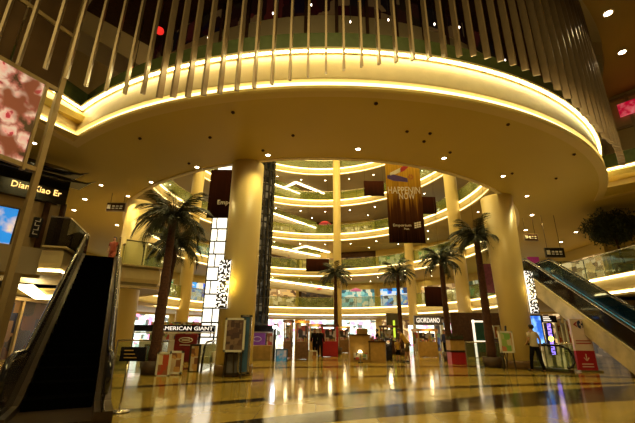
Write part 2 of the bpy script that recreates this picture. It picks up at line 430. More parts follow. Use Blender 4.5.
MB().sweep(PP, NP, [(-.30, b), (-.02, b), (.02, b + .05), (.0, b + .15), (-.04, b + .15), (-.06, b + .06), (-.30, b + .06)], **kw).build('lower_lip', M['plaster'], r)
MB().sweep(PP, NP, [(-.30, b + .065), (-.13, b + .065), (-.13, b + .38), (-.30, b + .38)], **kw).build('lower_cove_light', M['cove_band'], r)
MB().sweep(PP, NP, [(-.30, b + .36), (-.01, b + .36), (.0, b + .40), (-.07, b + .8), (-.14, top - .08), (-.30, top - .08)], **kw).build('fascia_panel', M['fascia'], r)
MB().sweep(PP, NP, [(-.06, top - .055), (-.0, top - .055), (-.0, top - .035), (-.06, top - .035)], **kw).build('upper_cove_light', M['cove_hot'], r)
MB().sweep(PP, NP, [(-.6, top - .03), (.05, top - .03), (.05, top + .03), (-.6, top + .03)], **kw).build('top_nosing', M['fascia'], r)
MB().sweep(PP, NP, [(-.22, top + .03), (-.18, top + .03), (-.18, top + .75), (-.22, top + .75)], **kw).build('green_glass_upstand', M['green_upstand'], r)
struct(MB().sweep(PP, NP, [(-2.6, TOP[2] - .02), (-.62, TOP[2] - .02), (-.62, TOP[2] + .0), (-2.6, TOP[2])], **kw).build('trim_1', M['plaster']))

# ------------------------------------------------------------------ fins of the curved curtain
FB = [(-50, 10.6), (-39, 9.91), (-31.2, 8.69), (-26.5, 8.07), (-23.1, 7.7), (-18, 7.31), (-14.4, 7.14), (-10.9, 7.12), (-7.3, 7.19), (-2.9, 7.43), (1.8, 7.72), (6.7, 8.03), (11.4, 8.35), (14.8, 8.6), (19.4, 8.65), (24.3, 8.53), (27.3, 8.3), (31, 7.95), (36.6, 7.5), (41, 7.7), (50, 7.8), (70, 7.8)]
def interp(T, x):
    if x <= T[0][0]: return T[0][1]
    for (a, p), (c, q) in zip(T, T[1:]):
        if x <= c: return p + (q - p) * (x - a) / (c - a)
    return T[-1][1]
ftop = 15.2
FG = 'fins of the curved curtain'
FL = 'long champagne metal fin hanging upright in the curved curtain around the big balcony'
def fin(x, y, ang, z):
    mb = MB(); D, W = .20, .055
    ux, uy = sin(ang), -cos(ang); vx, vy = cos(ang), sin(ang)
    poly = [(0, z + .10), (D, z), (D, ftop), (0, ftop)]
    vs = []
    for s_ in (-W / 2, W / 2):
        for d, zz in poly: vs.append((x + ux * d + vx * s_, y + uy * d + vy * s_, zz))
    mb.add(vs, [(0, 1, 2, 3), (7, 6, 5, 4), (0, 4, 5, 1), (1, 5, 6, 2), (2, 6, 7, 3), (3, 7, 4, 0)])
    o = mb.build('hanging_fin', M['fin'], base=(x, y, z)); tag(o, FL, 'fin', FG); return o
ph = -18.0
while ph < 51:
    x, y = drum(rad(ph), DR + .43); fin(x, y, rad(ph), interp(FB, ph)); ph += 1.72
# left of that the curtain swings forward in an S curve
LPW = [(-7.29, 7.33), (-6.73, 7.47), (-6.43, 7.80), (-6.12, 8.12), (-5.70, 8.33), (-5.25, 8.45), (-4.74, 8.44)]
for (x, y), a in zip(LPW, (30, 28, 26, 24, 20, 14, 6)): fin(x, y, rad(a), 7.33)
fin(-7.75, 7.1, rad(34), 7.33)
# carrying rail of the curtain
tag(MB().sweep([drum(rad(a), DR + .45) for a in range(-20, 52, 2)], [(sin(rad(a)), -cos(rad(a))) for a in range(-20, 52, 2)], [(-.1, ftop), (.15, ftop), (.15, ftop + .2), (-.1, ftop + .2)], closed=False).build('curtain_rail', M['dark_metal']), 'curved dark rail that carries the hanging fins', 'rail')

# room behind the fins
upshop = cells_mat('dark restaurant glazing', [(.02, .006, .004), (.035, .012, .006), (.012, .008, .006), (.07, .012, .008), (.02, .012, .004), (.16, .09, .03), (.01, .005, .01), (.03, .004, .004)], 1.6, 1.1, es=.16, rough=.15)
angs = [rad(-42 + 108 * i / 60) for i in range(61)]
struct(MB().sweep([drum(a, DR - 2.6) for a in angs], [(sin(a), -cos(a)) for a in angs], [(-.2, TOP[2]), (0, TOP[2]), (0, 14.2), (-.2, 14.2)], closed=False).build('wall_upper', upshop))
struct(MB().sweep([drum(a, DR - 1.2) for a in angs], [(sin(a), -cos(a)) for a in angs], [(-1.6, 14.0), (1.5, 14.0), (1.5, 14.2), (-1.6, 14.2)], closed=False).build('ceiling', M['wood']))
# mullions of the glazing and things in the window
mull = thing('restaurant_glazing_frame', 'dark wooden frame of the restaurant windows behind the fins', 'window frame', (DC[0], DC[1] - DR + 2.5, TOP[2]))
mbv = MB()
for i in range(0, 61, 3):
    x, y = drum(angs[i], DR - 2.52); mbv.box((x, y, 11.3), (.12, .12, 5.4), angs[i])
mbv.build('uprights', M['wood'], mull)
MB().sweep([drum(a, DR - 2.5) for a in angs], [(sin(a), -cos(a)) for a in angs], [(-.06, 11.2), (.06, 11.2), (.06, 11.35), (-.06, 11.35)], closed=False).build('transom', M['wood'], mull)
def lantern(x, y, z, rr, label):
    t = thing('lantern', label, 'lantern', (x, y, z), 'red lanterns behind the fins')
    MB().lathe([(rr * .35, -rr * .8), (rr * .85, -rr * .45), (rr, 0), (rr * .85, rr * .45), (rr * .35, rr * .8)], (x, y, z), 14).build('shade', M['lantern'], t)
    MB().tube([(x, y, z + rr * .75), (x, y, 14.0)], .015, 6).build('cord', M['black'], t)
M['lantern'] = lamp('red lantern paper', (.9, .03, .02), .8)
for i, (pa, zz) in enumerate([(-36, 11.3), (-30, 12.6)]):
    x, y = drum(rad(pa), DR - 1.4); lantern(x, y, zz, .17, ['lower round red lantern behind the leftmost fins', 'upper round red lantern behind the fins left of centre'][i])
for i, pa in enumerate([-20, -14, -9, -3, 3, 9, 17, 22, 27, 33]):
    x, y = drum(rad(pa), DR - 1.7); zz = 11.6 + .25 * (i % 4)
    t = thing('glass_pendant', 'small clear glass pendant lamp sparkling behind the fins', 'lamp', (x, y, zz), 'small pendant lamps behind the fins')
    MB().lathe([(.012, .06), (.025, .025), (.028, -.01), (.015, -.04)], (x, y, zz), 10).build('bulb', M['pend'] if 'pend' in M else M.setdefault('pend', lamp('pendant bulb', (1, .8, .6), 5)), t)
    MB().tube([(x, y, zz + .1), (x, y, 14.0)], .01, 5).build('cord', M['black'], t)

# ------------------------------------------------------------------ columns
def column(x, y, r_, ztop, label, z0=0, rt=None):
    t = thing('column', label, 'column', (x, y, z0))
    MB().lathe([(r_, .32), (rt or r_, ztop - z0)], (x, y, z0), 48).build('shaft', M['column'], t)
    MB().lathe([(r_ + .03, 0), (r_ + .03, .28), (r_, .33)], (x, y, z0), 48).build('base', M['plinth'] if 'plinth' in M else M.setdefault('plinth', mat('brown marble plinth', (.16, .09, .04), .15, var=.25, scale=4)), t)
    return t
column(-2.72, 13.05, .60, TOP[2] - SL + .04, 'thick round cream column left of the centre, framed poster at its foot')
column(8.58, 16.45, .57, TOP[2] - SL + .04, 'thick round cream column right of the centre, beside the right escalator', rt=.70)
column(-9.0, 17.55, .60, TOP[2] - SL + .04, 'round cream column behind the left escalator landing')
column(2.35, 42.0, .46, 27.8, 'slender tall column at the far centre of the atrium')
column(9.6, 37.6, .46, 27.8, 'slender tall column far right of centre, behind the hanging banner')
column(12.25, 31.2, .55, 27.8, 'tall cream column on the right side of the oval void, behind the palms')
column(-11.75, 33.2, .55, 27.8, 'tall cream column on the left side of the oval void, behind the left palms')

# sconces
def sconce(o, n, h_, w_, label):
    """o = centre against the column, n = outward direction"""
    n = Vector(n).normalized(); s_ = Vector((-n.y, n.x, 0))
    t = thing('wall_sconce', label, 'wall lamp', o)
    o = Vector(o)
    mb = MB(); rnd = random.Random(3)
    a = math.atan2(s_.y, s_.x)
    MB().box(o + n * .06, (w_, .06, h_), a).build('lit_panel', M['sconce_white'], t)
    nx_, nz_ = 8, 36
    for i in range(nx_):
        for j in range(nz_):
            if rnd.random() < .52:
                c = o + n * .10 + s_ * ((i + .5) / nx_ - .5) * w_ + Vector((0, 0, ((j + .5) / nz_ - .5) * h_)); mb.box(c, (w_ / nx_ * 1.02, .03, h_ / nz_ * 1.02), a)
    mb.build('black_fretwork', M['lattice'], t)
    MB().box(o + n * .02, (w_ * 1.02, .05, h_ * 1.02), a).build('back_plate', M['dark_metal'], t)
M['sconce_white'] = lamp('sconce diffuser', (1, .93, .8), 1.3)
M['sconce_glow'] = lamp('sconce side glow', (1, .75, .1), 4)
sconce((-3.14, 12.56, 2.88), (-.22, -1, 0), 1.6, .40, 'tall black and white fretwork lamp on the left column')
sconce((9.30, 16.2, 3.1), (.30, -1, 0), 1.8, .42, 'tall black and white fretwork lamp on the right column')
for (x, y, z), e in (((-3.0, 12.2, 2.8), 12), ((9.5, 15.75, 3.1), 12)):
    l = bpy.data.lights.new('sconce_glow', 'POINT'); l.energy = e; l.color = (1, .72, .12); l.shadow_soft_size = .12
    lo = bpy.data.objects.new('sconce_glow', l); lo.location = (x, y, z); C.objects.link(lo)

# ------------------------------------------------------------------ lift towers in the void
lt = thing('lift_tower', 'dark lattice lift tower rising behind the left column', 'tower', (-3.65, 22.0, 0))
mb = MB(); cxl, cyl_, rl = -3.45, 22.0, .62
for i in range(14):
    a = 2 * PI * i / 14; mb.box((cxl + rl * cos(a), cyl_ + rl * sin(a), 13.5), (.09, .09, 27), a)
for j in range(54):
    z = .25 + j * .5
    mb.lathe([(rl - .03, 0), (rl + .05, 0), (rl + .05, .07), (rl - .03, .07)], (cxl, cyl_, z), 20, sm=False)
mb.build('lattice', M['lattice'], lt)
tint = cells_mat('smoky lift glass', [(.03, .028, .02), (.10, .09, .06), (.02, .02, .015), (.30, .26, .16), (.07, .06, .04)], 3.5, 1.9, es=.22, rough=.2)
MB().lathe([(rl - .08, 0), (rl - .08, 27)], (cxl, cyl_, 0), 24).build('smoked_glass_core', tint, lt)
wt = thing('lift_tower', 'tower of glowing white glass blocks left of the left column', 'tower', (-6.0, 21.6, 0))
mb = MB(); fr = MB(); rnd = random.Random(5)
x0, x1, yf = -6.45, -5.5, 21.5
for j in range(26):
    za = .3 + j * .78; sp = x0 + (x1 - x0) * rnd.choice((.3, .42, .58, .7, 1))
    for a, c in ((x0, sp), (sp, x1)):
        if c - a > .1:
            mb.box(((a + c) / 2, yf, za + .38), (c - a - .06, .06, .70))
            fr.box((a, yf - .02, za + .38), (.06, .08, .78))
    fr.box(((x0 + x1) / 2, yf - .02, za), (x1 - x0, .08, .07))
fr.box((x1, yf - .02, 10.4), (.07, .08, 20.6)); fr.box(((x0 + x1) / 2, yf + .5, 10.4), (x1 - x0, .8, 20.6))
mb.build('lit_glass_blocks', M['whiteblock'] if 'whiteblock' in M else M.setdefault('whiteblock', lamp('white glass block', (1, .93, .74), 1.5)), wt)
fr.build('frame', M['lattice'], wt)

# ------------------------------------------------------------------ back walls and shopfronts of every storey
wallm = mat('warm rear wall', (.42, .32, .17), .6, var=.1, scale=1)
struct(MB().sweep([ell(t, 7.2) for t in thf], [elln(t) for t in thf], [(-.3, 0), (0, 0), (0, 28), (-.3, 28)], closed=False).build('wall_back', wallm))
for o in [o for o in bpy.data.objects if o.name == 'wall_back']:
    # open the ring in front, where lobby and landings are
    bm = bmesh.new(); bm.from_mesh(o.data)
    bmesh.ops.delete(bm, geom=[f for f in bm.faces if f.calc_center_median().y < 27], context='FACES'); bm.to_mesh(o.data); bm.free()
struct(MB().box((-24, 16, 14), (.4, 40, 28)).build('wall_left', M['plaster']))
struct(MB().box((24, 16, 14), (.4, 40, 28)).build('wall_right', M['plaster']))
pal = {
 'teal': [(.10, .32, .34), (.2, .5, .5), (.5, .6, .5), (.04, .12, .14), (.7, .65, .45)],
 'blue': [(.02, .08, .55), (.05, .3, .7), (.5, .6, .7), (.02, .04, .1), (.6, .55, .4)],
 'white': [(.70, .80, .70), (.95, .98, .85), (.30, .42, .38), (.08, .09, .08), (.6, .55, .35), (.75, .9, .85), (.7, .25, .4)],
 'green': [(.05, .3, .1), (.15, .2, .05), (.5, .5, .25), (.03, .05, .02), (.4, .42, .3)],
 'amber': [(.6, .38, .12), (.25, .14, .05), (.8, .6, .3), (.1, .05, .02), (.45, .3, .12)],
 'dark': [(.05, .035, .02), (.12, .08, .04), (.03, .02, .015), (.3, .2, .1), (.07, .06, .05)]}
SM = {k: cells_mat('lit window goods ' + k, v, 1.9, 2.4, es={'white': 2.0, 'teal': .7, 'blue': 1.0, 'green': .5, 'amber': .8, 'dark': .3}[k], rough=.3) for k, v in pal.items()}
plan = {0: ['amber', 'white', 'white', 'white', 'white', 'white', 'white', 'white', 'amber', 'dark', 'green', 'amber', 'dark'],
        1: ['amber', 'teal', 'green', 'blue', 'amber', 'amber', 'dark', 'teal', 'blue', 'amber', 'green', 'teal', 'amber'],
        2: ['dark', 'amber', 'amber', 'teal', 'teal', 'dark', 'amber', 'dark', 'green', 'green', 'dark', 'amber', 'dark'],
        3: ['amber', 'dark', 'amber', 'teal', 'teal', 'amber', 'dark', 'amber', 'dark', 'teal', 'dark', 'amber', 'dark'],
        4: ['dark', 'amber', 'dark', 'dark', 'amber', 'dark', 'dark', 'amber', 'dark', 'teal', 'dark', 'amber', 'dark'],
        5: ['dark', 'dark', 'dark', 'dark', 'dark', 'amber', 'dark', 'dark', 'dark', 'dark', 'dark', 'dark', 'dark']}
NS = 13
places = ['far left', 'left', 'left', 'left of centre', 'left of centre', 'just left of centre', 'centre', 'just right of centre', 'right of centre', 'right of centre', 'right', 'right', 'far right']
for lv, names in plan.items():
    zf = 0 if lv == 0 else TOP[lv] - .02; zc = TOP[lv + 1] - SL + .05
    for i, nm in enumerate(names):
        ta = PI - (rad(-8) + (PI + rad(16)) * i / NS) ; tb = PI - (rad(-8) + (PI + rad(16)) * (i + 1) / NS)
        p, q = Vector(ell(ta, 6.8)), Vector(ell(tb, 6.8)); d = (q - p); L = d.length; d.normalize(); a = math.atan2(d.y, d.x); c = (p + q) / 2; nn = Vector((d.y, -d.x))
        where = 'on the ground floor' if lv == 0 else 'behind the %s gallery' % ORD[lv]
        t = thing('shopfront', '%s shopfront %s, %s, number %d from the left' % ({'white': 'bright white', 'dark': 'dim dark', 'amber': 'amber lit', 'teal': 'teal lit', 'blue': 'blue lit', 'green': 'green lit'}[nm], where, places[i], i + 1), 'shop', (c.x, c.y, zf), 'shopfronts ' + where)
        H = zc - zf
        hw = .94 if lv == 0 else .78
        MB().box((c.x, c.y, zf + H * hw / 2), (L - .35, .12, H * hw), a).build('lit_window', SM[nm], t)
        f = MB()
        for e in (p + d * .22, q - d * .22): e2 = Vector((e.x, e.y)) ; f.box((e2.x + nn.x * .06, e2.y + nn.y * .06, zf + H * .5), (.36, .3, H), a)
        f.box((c.x + nn.x * .05, c.y + nn.y * .05, zf + H * (hw + 1) / 2), (L - .3, .3, H * (1 - hw)), a)
        f.build('surround', M['plaster'] if nm != 'dark' else M['wood'], t)

# ------------------------------------------------------------------ downlights
dm = thing('downlight', 'x', 'downlight', (0, 0, 0))
MB().lathe([(.105, 0), (.105, -.012), (.075, -.012), (.075, 0)], (0, 0, 0), 20, sm=False, cap=False).build('ring', M['trimring'], dm)
MB().lathe([(.001, -.008), (.074, -.008), (.074, -.002), (.001, -.002)], (0, 0, 0), 20, sm=False).build('lens', M['down'], dm)
first = [True]
def downlight(x, y, z, label, group, energy=0, s=1.0):
    if first[0]: o = dm; o.location = (x, y, z); o['label'] = label; o.scale = (s,) * 3; first[0] = False
    else: o = dup(dm, (x, y, z), label, 0, s)
    o['group'] = group
    if energy:
        l = bpy.data.lights.new('downlight_beam', 'SPOT'); l.energy = energy; l.color = (1, .77, .27); l.spot_size = rad(125); l.spot_blend = .8; l.shadow_soft_size = .08
        lo = bpy.data.objects.new('downlight_beam', l); lo.location = (x, y, z - .06); C.objects.link(lo)
zs = TOP[2] - SL + .05
DL = [(34, 143, 'leftmost ceiling spot, seen between the window frames'), (101, 185, 'ceiling spot above the dark pagoda roof tip'), (85, 199, 'ceiling spot just right of the pagoda roof'), (74, 210, 'ceiling spot lowest beside the pagoda post'), (128, 196, 'ceiling spot right of the small left hanging sign'), (151, 182, 'ceiling spot above the left palm crown'), (197, 167, 'ceiling spot left of the left column head'), (268, 155, 'ceiling spot right of the left column head'), (358, 149, 'ceiling spot above the void edge at centre'), (444, 158, 'ceiling spot left of the right column head'), (503, 176, 'ceiling spot right above the right column head'), (527, 196, 'ceiling spot right of the right column head'), (532, 215, 'ceiling spot halfway down right of the right column'), (115, 211, 'ceiling spot under the small left hanging sign'), (117, 225, 'lower ceiling spot left of the landing column'), (525.5, 230, 'ceiling spot just over the small right hanging sign'), (576, 232, 'ceiling spot left of the indoor tree'), (561, 242, 'ceiling spot above the black hanging sign')]
for i, (x, y, lb) in enumerate(DL):
    p = atz(x, y, zs)
    downlight(p.x, p.y, zs - .001, lb, 'spots in the big soffit', 90 if p.y < 17 else 150, 1.0 if p.y < 17 else 1.25)
for x, y, lb in ((608, 13, 'upper of two bright spots in the high brown ceiling'), (622, 52, 'lower of two bright spots in the high brown ceiling')):
    p = atz(x, y, 13.2); downlight(p.x, p.y, 13.199, lb, 'spots in the high brown ceiling', 90, 1.8)
for lv in (2, 3, 4, 5, 6):
    z = TOP[lv] - SL + .05
    for j in range(34):
        t = rad(-12) + rad(204) * j / 33
        for g in ((1.6, 4.4) if lv < 6 else (1.6,)):
            if lv == 2 and ell(t, g)[1] < 32: continue
            if j % 2 == (0 if g > 2 else 1): continue
            x, y = ell(t, g)
            downlight(x, y, z - .001, 'tiny warm ceiling spot under the %s gallery slab around the atrium' % ORD[lv], 'tiny spots under the %s gallery slab' % ORD[lv], 0, 1.05)
# small dark sprinklers and speaker dots in the soffit
for i, (x, y) in enumerate([(233, 112), (210, 137), (263, 150), (376, 103), (407, 131), (430, 133), (424, 141), (508, 124), (574, 154), (556, 178), (512, 173), (450, 152), (293, 135), (189, 163), (140, 138)]):
    p = atz(x, y, zs)
    o = MB().lathe([(.05, 0), (.06, -.03), (.035, -.05), (.015, -.07)], (p.x, p.y, zs), 12).build('ceiling_sprinkler', M['wood'], base=(p.x, p.y, zs))
    tag(o, 'small dark sprinkler head in the big curved soffit', 'sprinkler', 'sprinkler heads in the soffit')

# ------------------------------------------------------------------ light lines under the far galleries (chevrons and crossing escalators)
def light_line(pts, z, w, label):
    mb = MB()
    for a, c in zip(pts, pts[1:]):
        pa, pc = atz(a[0], a[1], z), atz(c[0], c[1], z); mb.bar(pa - Vector((0, 0, .06)), pc - Vector((0, 0, .06)), w, .1)
    p = atz(pts[0][0], pts[0][1], z)
    o = mb.build('light_line', M['cove'], base=p); tag(o, label, 'light'); return o
light_line([(284, 187.5), (296, 182), (324, 193.3)], TOP[5] - SL + .05, .30, 'chevron of white light in the ceiling under the fifth gallery')
light_line([(284, 251), (306, 246), (329, 252)], TOP[3] - SL + .05, .32, 'chevron of white light in the ceiling under the third gallery')
def far_escalator(a, c, lv, label):
    """flight seen behind the gallery railing; from photo points a to c on a plane just behind the edge"""
    Y = 43.6
    pa, pc = aty(a[0], a[1], Y), aty(c[0], c[1], Y)
    t = thing('escalator', label, 'escalator', pc)
    MB().bar(pa, pc, 1.1, .30, up=Vector((0, 1, 0))).build('truss', M['gsoffit'], t)
    dz = Vector((0, -.62, .22))
    MB().bar(pa + dz, pc + dz, .06, .15).build('light_strip', M['cove'], t)
    MB().bar(pa + dz + Vector((0, .05, .4)), pc + dz + Vector((0, .05, .4)), .03, .6).build('balustrade', M['glass_far'], t)
far_escalator((268, 185), (300, 197), 4, 'escalator descending right behind the fourth gallery railing')
far_escalator((266, 214), (316, 231), 3, 'escalator descending right behind the third gallery railing')
far_escalator((264, 248), (320, 259), 2, 'escalator descending right behind the second gallery railing')
far_escalator((262, 281), (336, 291.5), 1, 'escalator descending right behind the lowest gallery railing')

# ------------------------------------------------------------------ escalators
def escalator(bl, br, tl, tr, zt, label, bal, skirt, glow=None):
    """bl/br bottom left/right, tl/tr top left/right inner corners in plan"""
    bl, br, tl, tr = (Vector((p[0], p[1], 0)) for p in (bl, br, tl, tr))
    cb, ct = (bl + br) / 2, (tl + tr) / 2
    d = (ct - cb); L = d.length; d.normalize(); s_ = Vector((d.y, -d.x, 0)); W = ((br - bl).dot(s_) + (tr - tl).dot(s_)) / 2
    t = thing('escalator', label, 'escalator', cb)
    fl = 1.0; run = L - 2 * fl
    def zz(u): return 0.02 if u < fl else (zt if u > fl + run else .02 + (zt - .02) * (u - fl) / run)
    def P(u, v, z): return cb + d * u + s_ * v + Vector((0, 0, z))
    # steps
    mb = MB(); n = int(zt / .2)
    for i in range(n):
        u0 = fl + run * i / n; u1 = fl + run * (i + 1) / n; z_ = .02 + (zt - .02) * (i + 1) / n
        mb.add([P(u0, -W / 2, z_ - .3), P(u0, W / 2, z_ - .3), P(u0, W / 2, z_), P(u0, -W / 2, z_), P(u1, -W / 2, z_ - .3), P(u1, W / 2, z_ - .3), P(u1, W / 2, z_), P(u1, -W / 2, z_)],
               [(0, 1, 2, 3), (3, 2, 6, 7), (4, 7, 6, 5), (0, 4, 5, 1), (0, 3, 7, 4), (1, 5, 6, 2)])
    mb.build('steps', M['step'], t)
    mb = MB()
    for u0, u1, z_ in ((-.4, fl, .02), (fl + run, L + .4, zt)):
        mb.add([P(u0, -W / 2, z_ - .06), P(u0, W / 2, z_ - .06), P(u0, W / 2, z_), P(u0, -W / 2, z_), P(u1, -W / 2, z_ - .06), P(u1, W / 2, z_ - .06), P(u1, W / 2, z_), P(u1, -W / 2, z_)],
               [(0, 1, 2, 3), (3, 2, 6, 7), (4, 7, 6, 5), (0, 4, 5, 1), (0, 3, 7, 4), (1, 5, 6, 2)])
    mb.build('comb_plate', M['steel_dark'], t)
    us = [-.2 + (L + .4) * i / 40 for i in range(41)]
    # truss cladding below
    for sg in (-1, 1):
        v0, v1 = sg * (W / 2 + .28), sg * (W / 2 + .02)
        mb = MB(); vs = []
        for u in us:
            zb = max(.0, zz(u) - .62)
            for v, z_ in ((v0, zb), (v0, zz(u) + .14), (v1, zz(u) + .14), (v1, zb)): vs.append(P(u, v, z_))
        fs = [(i * 4 + k, i * 4 + (k + 1) % 4, (i + 1) * 4 + (k + 1) % 4, (i + 1) * 4 + k) for i in range(40) for k in range(4)] + [(0, 1, 2, 3), (160, 163, 162, 161)]
        mb.add(vs, fs).build('side_cladding', skirt, t)
        # deck strip
        MB().tube([P(u, sg * (W / 2 + .15), zz(u) + .155) for u in us], .012, 4).build('deck_trim', M['steel'], t)
        vg = sg * (W / 2 + .12)
        mb = MB(); vs = []
        for u in us:
            for v, z_ in ((vg - .01, zz(u) + .14), (vg + .01, zz(u) + .14), (vg + .01, zz(u) + .92), (vg - .01, zz(u) + .92)): vs.append(P(u, v, z_))
        mb.add(vs, fs).build('balustrade', bal[0] if sg < 0 else bal[1], t)
        hp = [P(us[0] + .25, vg, .38), P(us[0] - .12, vg, .45), P(us[0] - .28, vg, .68), P(us[0] - .1, vg, .92)] + [P(u, vg, zz(u) + .95) for u in us[1:-1]] + [P(us[-1] + .1, vg, zt + .92), P(us[-1] + .28, vg, zt + .68), P(us[-1] + .12, vg, zt + .45), P(us[-1] - .2, vg, zt + .38)]
        h = MB().tube(hp, .045, 8).build('handrail', M['black_gloss'], t)
        MB().tube([p - Vector((0, 0, .065)) for p in hp[3:-3]], .022, 6).build('rail_trim', M['steel'], h)
    mb = MB(); vs = []
    for u in us:
        zb = max(.005, zz(u) - .65)
        for v, z_ in ((-W / 2 - .27, zb), (W / 2 + .27, zb), (W / 2 + .27, zb + .05), (-W / 2 - .27, zb + .05)): vs.append(P(u, v, z_))
    mb.add(vs, fs).build('underside', skirt, t)
    if glow:
        mb = MB()
        for i in range(6, 36): mb.bar(P(us[i], W / 2 - .01, zz(us[i]) + .10), P(us[i + 1] - .05, W / 2 - .01, zz(us[i + 1]) + .10), .03, .16)
        mb.build('skirt_light', glow, t)
    return t
M['steel_dark'] = mat('comb plate steel', (.05, .035, .025), .4, .6)
M['esc_glass_dark'] = glass('smoked escalator glass', (.018, .012, .010), .72)
M['esc_clad'] = mat('cream marble cladding', (.50, .40, .24), .3, var=.25, scale=2.2)
M['esc_clad_dark'] = mat('bronze cladding', (.07, .045, .03), .3, .6, var=.1)
escalator((-4.29, 5.78), (-3.42, 6.28), (-9.78, 15.35), (-8.9, 15.85), TOP[1], 'left escalator with black steps climbing away from the lobby', (M['esc_glass_dark'], M['esc_glass_dark']), M['esc_clad_dark'])
escalator((10.97, 11.2), (11.98, 11.2), (10.97, 19.8), (11.98, 19.8), TOP[1], 'right escalator with blue glass sides rising beside the right column', (M['esc_glass_dark'], M['glass_blue']), M['esc_clad'], lamp('cyan skirt light', (.03, .30, .42), .6))
# ------------------------------------------------------------------ palms
def frond_mesh(L, droop, mat_, seedn):
    rnd = random.Random(seedn); mb = MB(); n = 14
    pts = [Vector((0, 0, 0))]; ang = rad(8)
    for i in range(n):
        ang -= rad(118 * droop / n) * (.25 + 1.5 * i / n) * .75
        pts.append(pts[-1] + Vector((cos(ang), 0, sin(ang))) * L / n)
    mb.tube(pts, [.018 * (1 - .8 * i / n) for i in range(n + 1)], 4)
    N3 = 27
    for i in range(3, N3):
        s_ = i / N3; k = s_ * n; i0 = min(int(k), n - 1); fr_ = k - i0
        p = pts[i0].lerp(pts[i0 + 1], fr_); tg = (pts[i0 + 1] - pts[i0]).normalized()
        ll = .40 * L * (math.sin(PI * min(1, s_ * .88 + .10)) ** .6) * (.85 + .3 * rnd.random())
        for sg in (-1, 1):
            e = p + Vector((0, sg, 0)) * ll * .48 + tg * ll * .62 + Vector((0, 0, -ll * (.45 + .35 * rnd.random())))
            m_ = p.lerp(e, .45) + Vector((0, 0, ll * .10)); w = tg * .011
            mb.add([p - w, p + w, m_ + w * 1.2, e, m_ - w * 1.2], [(0, 1, 2, 4), (4, 2, 3)])
    me = bpy.data.meshes.new('frond'); me.from_pydata([tuple(v) for v in mb.v], [], mb.f); me.materials.append(mat_); return me
fronds = [frond_mesh(1.0, d, M['leaf'], i) for i, d in enumerate((.75, .95, 1.1, 1.2))]
def palm(x, y, zc, R, label, tr=.16, lean=(0, 0), nf=32):
    t = thing('palm_tree', label, 'palm tree', (x, y, 0), 'tall palms in the atrium')
    pts = [(lean[0] * (s_ ** 1.5), lean[1] * s_, .35 + (zc - .35) * s_) for s_ in [i / 16 for i in range(17)]]
    rs = [tr * (1.25 - .45 * i / 16) * (1.06 if i % 2 else .96) for i in range(17)]
    tk = MB().tube([(x + a, y + b_, z) for a, b_, z in pts], rs, 12)
    # ringed bark
    for j in range(int(zc / .13)):
        s_ = j * .13 / zc; r_ = tr * (1.27 - .45 * s_)
        tk.lathe([(r_ * .9, 0), (r_ * 1.03, .05), (r_ * .9, .1)], (x + lean[0] * s_ ** 1.5, y + lean[1] * s_, .35 + (zc - .4) * s_), 10)
    tk.build('trunk', M['bark'], t)
    MB().lathe([(.34, 0), (.42, .42), (.38, .42), (.36, .36)], (x, y, 0), 24).build('planter', M['terracotta'], t)
    rnd = random.Random(int(abs(x * 100)) + 5)
    for i in range(nf):
        el = i / nf; a = i * 2.39996 + rnd.random() * .3
        me = fronds[min(3, int(el * 4))]
        o = bpy.data.objects.new('frond', me); C.objects.link(o); o.parent = t
        o.location = (lean[0], lean[1], zc - .05); pit = rad(-66 + 82 * el + rnd.uniform(-6, 6)); sc = R * rnd.uniform(.88, 1.1) * 1.38
        o.rotation_euler = (0, pit, a); o.rotation_mode = 'XYZ'
        o.scale = (sc, sc, sc)
palm(-5.35, 13.0, 5.35, 1.08, 'nearest palm at the left, tallest in the photo, in front of the sign', .15)
palm(-6.50, 15.7, 5.0, 1.0, 'palm just behind the nearest left palm, lower crown', .14, lean=(.35, 0))
palm(1.35, 26.6, 5.35, .98, 'small far palm left of centre, in front of the slender column', .13, nf=26)
palm(5.75, 26.2, 5.45, .98, 'far palm below the big hanging banner', .14, nf=26)
palm(7.25, 21.2, 5.45, 1.0, 'palm right of the big hanging banner, second nearest on the right', .15)
palm(7.62, 17.0, 5.75, 1.0, 'nearest right palm, close to the left of the right column', .16)

# ficus on the right landing
def ficus(x, y, z0, zc, R, label):
    t = thing('indoor_tree', label, 'tree', (x, y, z0))
    mb = MB(); mb.tube([(x + .12, y, z0 + .3), (x + .05, y, z0 + 1.0), (x, y, zc - R * .5), (x - .05, y, zc)], [.07, .06, .05, .03], 8)
    rnd = random.Random(11)
    for i in range(9):
        a = i * 2.4; e = Vector((x + R * .75 * cos(a), y + R * .75 * sin(a), zc + R * .35 * sin(i * 1.7)))
        mb.tube([(x, y, zc - R * .55 + i * .04), Vector((x, y, zc - R * .2)).lerp(e, .5), e], [.03, .02, .008], 5)
    mb.build('trunk', M['bark'], t)
    MB().lathe([(.22, 0), (.32, .5), (.28, .5), (.26, .42)], (x + .12, y, z0), 20).build('pot', M['terracotta'], t)
    lf = MB()
    for i in range(7500):
        a = rnd.uniform(0, 2 * PI); u = rnd.uniform(-1, 1); rr = rnd.random() ** .4
        k = math.sqrt(1 - u * u); lump = 1 + .18 * sin(5 * a + 3 * u) + .12 * sin(9 * a)
        c = Vector((x + R * 1.15 * rr * k * cos(a) * lump, y + R * rr * k * sin(a) * lump, zc + R * .78 * rr * u * lump))
        q = Matrix.Rotation(rnd.uniform(0, 6.28), 3, 'Z') @ Matrix.Rotation(rnd.uniform(-1.2, 1.2), 3, 'X')
        l, w = .15, .065
        lf.add([c + q @ Vector(v) for v in ((0, -l / 2, 0), (w / 2, 0, .01), (0, l / 2, 0), (-w / 2, 0, .01))], [(0, 1, 2, 3)])
    o = lf.build('foliage', M['leaf2'], t, fix=False)
p = aty(613, 228, 17.9)
